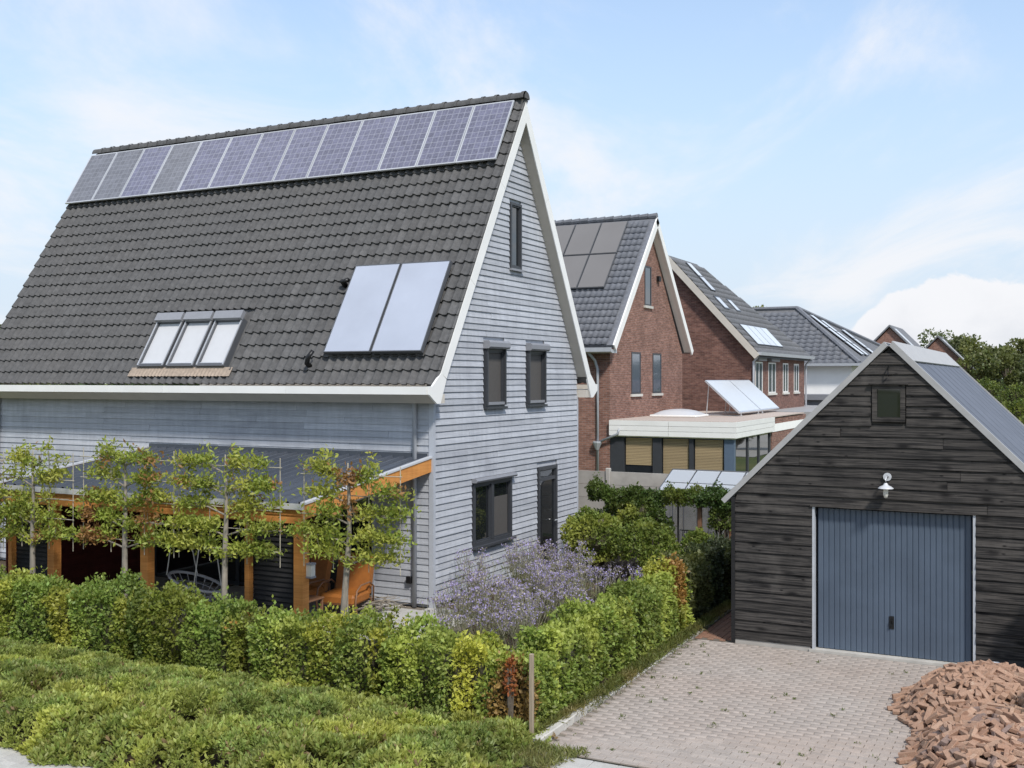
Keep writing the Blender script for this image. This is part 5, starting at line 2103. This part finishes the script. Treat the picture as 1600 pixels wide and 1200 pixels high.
# ------------------------------------------------------------------ planting
RED = (.26, .060, .020)
RUST = (.27, .165, .055)
hx = [(-17.6, -12.55, 0, None), (-12.45, -10.42, 1, RUST), (-10.12, -8.05, 2, None), (-7.95, -5.72, 3, RUST)]
hl = ['tall clipped hornbeam hedge block at the left edge of the photo', 'clipped hedge block with rusty leaves below the hanging chair', 'bright green hedge block in front of the veranda corner', 'yellow-green hedge block with russet leaves ending at the driveway corner']
for (a, b, k, pc) in hx:
    hedge('hedge', hl[k], 'hedge', a, b, 11.86, 12.52, (1.02, 1.0, 1.0, .96)[k], 20 + k * 7, 2700, .060, GREEN if k < 2 else (.205, .245, .054), GREEN_Y if k != 1 else (.16, .19, .04), pc, gappy=.0 if k < 2 else .35, group='front hedge blocks', patch_th=.70)
# the russet plant at the driveway corner and a thin gap plant between the blocks
blob_bush('copper_shrub', 'copper-red leaved young beech in the hedge near the driveway stake', 'shrub', (-6.02, 11.84, .66), (.085, .09, .34), 61, 330, .06, (.30, .11, .04), (.24, .10, .04))
hedge('hedge', 'thin see-through young hedge plants between two hedge blocks below the third tree', 'hedge', -10.45, -10.10, 11.95, 12.40, .95, 77, 700, .055, (.13, .13, .035), RUST, RUST, gappy=1.0, group='front hedge blocks')
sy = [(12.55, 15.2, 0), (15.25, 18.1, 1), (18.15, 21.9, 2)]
sl = ['side hedge length nearest the driveway corner stake', 'side hedge length beside the middle of the driveway', 'dark-leaved far side hedge length beside the garage']
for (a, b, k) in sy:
    hedge('hedge', sl[k], 'hedge', -6.30, -5.74, a, b, (1.02, 1.05, 1.05)[k], 40 + k * 5, 2500, .062, (.195, .235, .052) if k < 2 else (.060, .070, .038), GREEN_Y if k < 2 else (.10, .12, .045), RUST if k == 1 else None, gappy=.2, group='side hedge lengths', patch_th=.70)  # the third length has dark leaves of its own

# rounded shrubs behind the side hedge
bs = [((-9.0, 21.6, .85), (.75, .75, .85), 'round green shrub nearest the house door behind the lavender'), ((-8.2, 22.6, .95), (.85, .8, .95), 'broad green shrub in the middle behind the purple flowers'),
      ((-7.55, 21.2, .75), (.75, .7, .78), 'yellow-green shrub left of the garden arch, behind the side hedge'), ((-8.9, 23.7, 1.0), (.8, .7, .85), 'tall dark shrub in front of the concrete fence post'),
      ((-6.55, 21.3, .65), (.45, .5, .75), 'pale green shrub at the foot of the garden arch')]
for i, (c, r_, lab) in enumerate(bs):
    blob_bush('shrub', lab, 'shrub', c, r_, 80 + i * 3, 7500 if i < 4 else 2600, .075, GREEN if i % 2 == 0 else (.075, .11, .026), GREEN_Y, None, 'shrubs behind the side hedge')
# climbing growth over the arch
hedge('climbing_hedge', 'dark climbing hedge trained over the garden arch', 'hedge', -9.5, -6.1, 22.55, 23.1, .36, 93, 3000, .06, (.06, .095, .024), (.12, .15, .035), None)
ch = [o for o in bpy.data.objects if o.name.startswith('climbing_hedge')][0]
ch.location.z = 1.58
blob_bush('ivy_clump', 'ivy hanging down between the arch posts beside the garage', 'ivy', (-6.45, 22.75, 1.35), (.34, .25, .42), 97, 2200, .06, (.13, .17, .04), GREEN_Y)
blob_bush('dark_shrub', 'dark purple-leaved shrub at the end of the flower bed', 'shrub', (-7.55, 19.6, .45), (.55, .7, .52), 120, 3600, .055, (.045, .038, .036), (.07, .06, .045))


# verbena bed: every plant a bundle of thin stalks with purple heads
def verbena(label, x, y, seed, n=34, h=1.0, w=.5):
    t = thing('verbena_plant', label, 'flower', (x, y, 0), 'purple verbena plants by the gable')
    rs = random.Random(seed)
    st = MB()
    heads = []
    for k in range(n):
        a, rr = rs.uniform(0, 6.28), rs.uniform(.1, 1) ** .6 * w
        ex_, ey_ = x + math.cos(a) * rr, y + math.sin(a) * rr
        hh = h * rs.uniform(.62, 1.08)
        bx_, by_ = x + math.cos(a) * rr * .35, y + math.sin(a) * rr * .35
        e = Vector((ex_, ey_, hh))
        mid = Vector(((bx_ + ex_) / 2, (by_ + ey_) / 2, hh * .55))
        st.tube([(bx_, by_, 0), mid, e], [.0055, .0045, .0035], 3, False)
        heads.append(e)
        for q in range(2):
            e2 = mid.lerp(e, .4) + Vector((rs.uniform(-.12, .12), rs.uniform(-.12, .12), hh * .30))
            st.tube([mid.lerp(e, .35), e2], [.004, .003], 3, False)
            heads.append(e2)
    st.build('stalks', M['stalk'], t, False, False)
    H = np.array([v[:] for v in heads])
    k = 7
    P = np.repeat(H, k, 0) + rng.normal(size=(len(H) * k, 3)) * np.array([.026, .026, .016])
    c = np.where(rng.random((len(P), 1)) < .66, np.array([[.40, .345, .60]]), np.array([[.42, .38, .31]])) * (.7 + .6 * rng.random((len(P), 1)))
    fh = link('flower_heads', leaf_mesh('flower_heads', P, np.tile([0, 0, 1.0], (len(P), 1)), .030 * (.7 + .6 * rng.random(len(P))), c, .8, base=tuple(wl(t))), t, wl(t))
    tag(fh, kind='stuff')
    nl = 200
    P = np.c_[x + rng.normal(size=nl) * w * .5, y + rng.normal(size=nl) * w * .5, rng.random(nl) * h * .62]
    link('leaves', leaf_mesh('leaves', P, np.tile([0, 0, 1.0], (nl, 1)), .085 * (.6 + .8 * rng.random(nl)), tint(nl, (.17, .18, .085), .3), .25, base=tuple(wl(t))), t, wl(t))


M['stalk'] = simple('dry_green_stalk', (.23, .22, .15), .8, var=.25, scale=8)
vs_ = []
for i in range(7):
    for j in range(6):
        y = 14.6 + i * .95 + random.uniform(-.25, .25)
        x = -9.85 + j * .62 + random.uniform(-.2, .2) + (0.15 if i % 2 else 0)
        if x > -7.15 or (y < 17.2 and x < -9.15) or (y < 15.4 and x < -8.6) or (y > 19.2 and x > -8.2):
            continue
        vs_.append((x, y))
rowname = ['nearest the front hedge', 'a step behind the front hedge', 'opposite the gable corner', 'in front of the gable window', 'beside the ground-floor gable window', 'between window and gable door', 'before the gable door']
cnt = {}
for i, (x, y) in enumerate(vs_):
    r_ = min(6, max(0, int((y - 14.2) / .95)))
    cnt[r_] = cnt.get(r_, 0) + 1
    verbena('purple-flowered verbena, %s plant from the house, %s' % (ORD[cnt[r_] - 1], rowname[r_]), x, y, 200 + i, 26, random.uniform(.74, 1.08), .42)

# stake at the hedge corner
MB_s = MB().cbox(-5.70, -5.65, 11.70, 11.75, -.02, 1.06, .006).build('hedge_stake', M['old_wood'])
tag(MB_s, 'thin weathered wooden stake at the driveway corner of the hedge', 'stake')


# espaliered trees on bamboo frames
def espalier(label, x, y, w, z0, z1, seed, lean=0.0, wr=None, red=False):
    t = thing('espalier_tree', label, 'tree', (x, y, 0), 'espaliered trees in front of the veranda')
    wr = wr or w
    rs = random.Random(seed)
    tr = MB()
    path_ = [Vector((x - lean, y, 0)), Vector((x - lean * .5, y, z0 * .6)), Vector((x, y, z0 + .2)), Vector((x + .02, y, (z0 + z1) / 2)), Vector((x, y, z1 + .05))]
    tr.tube(path_, [.058, .050, .042, .030, .014], 8)
    tr.build('trunk', M['bark'], t, True)
    fr = MB()
    lv = [z0 + (z1 - z0) * k / 4 for k in range(5)]
    tf_ = link('bamboo_frame', MB().tube([(x - .06, y + .05, 0 + .02), (x - .05, y + .05, z1 + .18)], .011, 5).mesh('cane', M['cane']), t, (0, 0, 0))
    tf_.location = -wl(t)
    WL[tf_.name] = Vector((0, 0, 0))
    for k, zz in enumerate(lv):
        MB().tube([(x - w, y + .035, zz + rs.uniform(-.02, .02)), (x + wr, y + .035, zz + rs.uniform(-.02, .02))], .0075, 5).build('cane', M['cane'], tf_)
    for q in (-.95, -.35, .35, .95):
        xx = x + q * (w if q < 0 else wr)
        MB().tube([(xx, y + .06, z0 - .22), (xx, y + .06, z1 + .16)], .0075, 5).build('cane', M['cane'], tf_)
    br = MB()
    pts_, nr_ = [], []
    gap = lambda xx, z_: vnoise(np.array([[xx * 1.0, seed, z_ * 1.4]]), 2.2, seed)[0] > .66
    for k, zz in enumerate(lv):
        for sd in (-1, 1):
            ln = (w if sd < 0 else wr) * rs.uniform(.74, 1.06) * (1.08, 1.10, 1.04, .94, .84)[k]
            e = Vector((x + sd * ln, y + rs.uniform(-.05, .05), zz + rs.uniform(-.03, .08)))
            s_ = Vector((x, y, zz - .12))
            md = s_.lerp(e, .4) + Vector((0, 0, .07))
            br.tube([s_, md, e], [.017, .012, .004], 5)
            ncl = int(ln / .085)
            for c_ in range(ncl):
                f_ = (c_ + .5) / ncl
                if f_ < .30 and rs.random() < .6:
                    continue
                if gap(ce_x := (x + sd * ln * f_), zz) or rs.random() < .12:
                    continue
                ce = (s_.lerp(md, f_ / .4) if f_ < .4 else md.lerp(e, (f_ - .4) / .6)) + Vector((rs.uniform(-.03, .03), rs.uniform(-.07, .07), rs.uniform(-.01, .09)))
                m_ = int(rs.uniform(58, 120))
                pts_.append(np.array(ce) + rng.normal(size=(m_, 3)) * np.array([.115, .085, .058]))
            for tw_ in range(2):
                f_ = rs.uniform(.15, .8)
                b_ = s_.lerp(e, f_)
                tp_ = b_ + Vector((rs.uniform(-.12, .12), rs.uniform(-.08, .08), rs.uniform(.12, .30)))
                br.tube([b_, tp_], [.006, .003], 4)
                m_ = 40
                pts_.append(np.array(tp_) + rng.normal(size=(m_, 3)) * np.array([.06, .06, .07]))
    br.build('branches', M['bark'], t, True)
    P = np.concatenate(pts_)
    n = len(P)
    cols = tint(n, (.27, .315, .060), .26, (.42, .41, .085), P, seed, patch_col=(.30, .16, .06), patch_th=.62 if red else .74, patch_scale=2.2)
    D = np.tile([0, -.4, .3], (n, 1))
    link('foliage', leaf_mesh('foliage', P, D, .082 * (.6 + .7 * rng.random(n)), cols, .42, base=tuple(wl(t))), t, wl(t))


espalier('espaliered young tree at the left edge before the veranda end', -16.25, 13.2, 1.0, 1.60, 2.93, 301)
espalier('espaliered tree with reddish top left of the middle veranda post', -14.00, 13.2, 1.1, 1.66, 3.04, 302, red=True)
espalier('espaliered tree right of the hanging chair under the veranda roof edge', -11.80, 13.2, 1.1, 1.68, 3.0, 303, lean=.05)
espalier('espaliered tree with russet leaves at the veranda corner, standing clear of the roof', -9.42, 13.2, .92, 1.74, 2.95, 304, lean=.16, red=True)
espalier('espaliered tree cut off by the left edge of the photo', -17.85, 13.2, .80, 1.5, 2.9, 305)

# low ground cover in the front bed: thousands of leafy shoots, each a small rosette
n = 30000
x = -19 + rng.random(n) * 13.6
y = 8.50 + rng.random(n) * 3.45
flat = np.c_[x, y, np.zeros(n)]
edge = np.clip((y - 8.62 + (vnoise(flat, 1.5, 3) - .5) * .5) / .30, 0, 1) * np.clip((-5.42 - x + (vnoise(flat, 2, 4) - .5) * .4) / .40, 0, 1)
cush = np.c_[-19 + rng.random(620) * 13.6, 8.4 + rng.random(620) * 3.6]
cr_ = .20 + .22 * rng.random(620)
dd = (x[:, None] - cush[None, :, 0]) ** 2 + (y[:, None] - cush[None, :, 1]) ** 2
dome = np.clip(1 - dd / cr_[None, :] ** 2, 0, 1) ** .5 * (cr_ * .95)[None, :]
own = dome.argmax(1)
ctr = cush[own]
hgt = (dome.max(1) * 1.05 + .05 + .10 * vnoise(flat, .9, 11)) * edge * np.clip(.38 + (11.9 - y) * .40, .38, 1)
bare = ((x + 8.35) / .28) ** 2 + ((y - 9.62) / .20) ** 2 < 1
thin = vnoise(flat, 3.1, 17) > .80
keep = (edge > .05) & (~bare) & (~thin | (rng.random(n) < .35))
hgt = hgt * (1 - .30 * rng.random(n) ** 3) + .02
flat, hgt, ctr, own, n = flat[keep], hgt[keep], ctr[keep], own[keep], int(keep.sum())
ck = rng.random(620)
kind = (ck[own] * .5 + vnoise(flat, .6, 19) * .8) > .68
tipz = np.c_[flat[:, :2], hgt]
axis_ = rng.normal(size=(n, 3)) * .25
axis_[:, :2] += np.clip((flat[:, :2] - ctr) * 2.6, -1, 1)
axis_[:, 2] = 1
axis_ /= np.linalg.norm(axis_, axis=1)[:, None]
per = 12
rep_ = np.repeat(np.arange(n), per)
along_ = rng.random(n * per)
th_ = rng.random(n * per) * 2 * np.pi
rad_ = np.c_[np.cos(th_), np.sin(th_), np.zeros(n * per)]
P = tipz[rep_] - axis_[rep_] * (along_ * .13)[:, None] + rad_ * .012
P[:, 2] = np.maximum(P[:, 2], .015)
Nn = rad_ * (.55 + 1.1 * along_)[:, None] + axis_[rep_] * (1.25 - .7 * along_)[:, None]
c_sh = tint(n, (.235, .28, .085), .18, (.38, .40, .105), tipz, 31) * (.80 + .4 * rng.random(620))[own][:, None]
c_sh = np.where(kind[:, None], c_sh * np.array([1.16, 1.11, .97]), c_sh * np.array([1.02, 1.04, .98]))
old = rng.random(n) < .02
c_sh[old] = np.array([.27, .19, .10])
cols = c_sh[rep_] * (.8 + .4 * rng.random((n * per, 1)))
size = np.where(kind[rep_], .074, .060) * (.6 + .7 * rng.random(n * per))
o = link('ground_cover', leaf_mesh('ground_cover', P, Nn * 1.8, size, cols, .40, .5))
tag(o, 'low green ground-cover shrubs filling the front bed below the hedge', 'ground cover', None, 'stuff')
m = MB()
gx, gy = 90, 24
V = np.array([(-19 + i * 13.6 / gx, 8.6 + j * 3.3 / gy, 0) for i in range(gx + 1) for j in range(gy + 1)])
zz = .02 * vnoise(V, 2.3, 12) - .03
V[:, 2] = zz
# litter on the bare spot
P = np.c_[-8.35 + rng.normal(size=500) * .16, 9.62 + rng.normal(size=500) * .10, .05 + rng.random(500) * .04]
o = link('dry_leaves', leaf_mesh('dry_leaves', P, np.tile([0, 0, 1.0], (500, 1)), .05 * (.6 + .7 * rng.random(500)), tint(500, (.26, .13, .075), .3), .4, 1.2))
tag(o, 'dead brown leaves in a bare patch of the ground cover', 'dead leaves', None, 'stuff')
# grass and weeds along the kerb
n = 16000
y = 11.75 + rng.random(n) ** 1.0 * 8.5
x = -5.66 + np.abs(rng.normal(size=n)) * .09 * np.clip((y - 11.6) / 1.6, .25, 1)
P = np.c_[x, y, .02 + rng.random(n) * .10]
o = link('verge_grass', leaf_mesh('verge_grass', P, np.tile([.2, 0, 1.0], (n, 1)), .075 * (.5 + rng.random(n)), tint(n, (.15, .165, .045), .3, (.26, .20, .08), P, 5), .14, .9))
tag(o, 'short grass and weeds along the driveway kerb', 'grass', None, 'stuff')
n = 3000
x = -5.75 + rng.random(n) * 1.0
y = 10.9 + rng.random(n) * .75
P = np.c_[x, y, rng.random(n) * .03]
P = P[(P[:, 0] < -4.9 - (11.6 - P[:, 1]) * .3) & (P[:, 1] < 11.62)]
n = len(P)
o = link('corner_grass', leaf_mesh('corner_grass', P, np.tile([0, 0, 1.0], (n, 1)), .085 * (.5 + rng.random(n)), tint(n, (.21, .225, .075), .3, (.30, .25, .11), P, 6), .14, .9))
tag(o, 'rough grass at the corner below the hedge stake', 'grass', None, 'stuff')
# weeds rooted in the paving joints
n = 0
pts_ = []
for k in range(70):
    wx, wy = random.uniform(-5.4, -1.0), 11.6 + .1045 * random.randint(0, 57) - .052
    if random.random() < .5:
        wx = -5.45 + abs(random.gauss(0, .35))
    q = random.randint(5, 16)
    pts_.append(np.c_[wx + rng.normal(size=q) * .022, wy + rng.normal(size=q) * .008, rng.random(q) * .018])
P = np.concatenate(pts_)
n = len(P)
o = link('paving_weeds', leaf_mesh('paving_weeds', P, np.tile([0, 0, .6], (n, 1)), .034 * (.5 + rng.random(n)), tint(n, (.13, .16, .045), .3), .3, 1.1))
tag(o, 'tiny weeds growing in the joints of the driveway paving', 'weeds', None, 'stuff')
# plants at the right edge beside the heap
blob_bush('shrub', 'green bush at the right edge beside the brick heap', 'shrub', (.30, 14.2, .42), (.66, .8, .62), 140, 4200, .075, GREEN, GREEN_Y)
blob_bush('shrub', 'leafy bush at the right edge against the garage wall', 'shrub', (-.02, 17.2, .75), (.34, .35, .8), 143, 1800, .075, GREEN, GREEN_Y)

# ------------------------------------------------------------------ far trees and hedgerow
ft = [(-10.2, 128, 8.9, 7.0, 'broad dark tree behind the farthest red gable'), (-8.0, 119, 9.0, 5.6, 'rounded dark green tree right of the farthest red gable'), 
      (-4.6, 121, 8.0, 5.0, 'narrow green tree standing between two broader ones at the right'), (-2.4, 128, 8.8, 5.0, 'tall green tree near the right edge of the photo'), (1.4, 118, 8.6, 7.0, 'leafy tree at the right edge of the photo, cut off'),
      (-23.4, 90, 10.3, 3.6, 'small dark treetop over the ridge of the second brick house'), (-38.4, 30, 7.0, 4.0, 'tree showing at the far left beside the roof edge')]
for i, (x, y, h_, w_, lab) in enumerate(ft):
    far_tree('tree', lab, x, y, h_, w_, 400 + i, (.115, .138, .060) if i % 2 == 0 else (.135, .155, .062), 4200, .30 if i != 6 else .12, 'trees in the distance')  # leaf tints lightened to paint distance haze into the crowns
fs = [(-5.2, 100, 4.6, 5.5, 'wide far bush in front of the low bungalow'), (-2.6, 97, 4.4, 5.0, 'wide far bush under the tree at the right edge'), (-6.6, 78, 3.0, 4.0, 'far bush just above the middle of the garage roof edge'), (-4.2, 70, 3.2, 3.6, 'dark green bush above the garage roof edge below the far trees'), (-2.2, 74, 3.3, 3.4, 'pale green bush near the right edge under the far trees'),
      (-.6, 66, 3.2, 3.0, 'far bush cut by the right edge of the photo'), (-1.9, 44, 2.9, 2.6, 'bright yellow-green bush just above the garage roof at the right'), (-.2, 41, 2.8, 2.6, 'bright green bush at the right edge above the garage roof')]
for i, (x, y, h_, w_, lab) in enumerate(fs):
    blob_bush('meadow_bush', lab, 'bush', (x, y, h_ * .45), (w_ / 2, 1.3, h_ * .55), 500 + i, 3000, .20 if i < 6 else .13, (.12, .155, .04) if i < 6 else (.20, .24, .05), (.22, .25, .06) if i < 6 else (.33, .36, .08), None, 'bushes in the far meadow')
# wooded horizon that reads as one mass
n = 26000
az = R(-75) + rng.random(n) * R(150)
dist = 330 + rng.random(n) * 60
x, y = dist * np.sin(az), dist * np.cos(az)
hh = 5.5 + 5.0 * vnoise(np.c_[x * .06, y * .06, np.zeros(n)], 1.0, 44) + 3 * vnoise(np.c_[x * .2, y * .2, np.zeros(n)], 1.0, 45)
P = np.c_[x, y, hh * rng.random(n) ** .7]
o = link('far_woodland', leaf_mesh('far_woodland', P, np.tile([0, -1.0, .4], (n, 1)), 2.6 * (.6 + .7 * rng.random(n)), tint(n, (.055, .078, .034), .25), .8))
tag(o, 'dark band of woodland along the horizon', 'woodland', None, 'stuff')
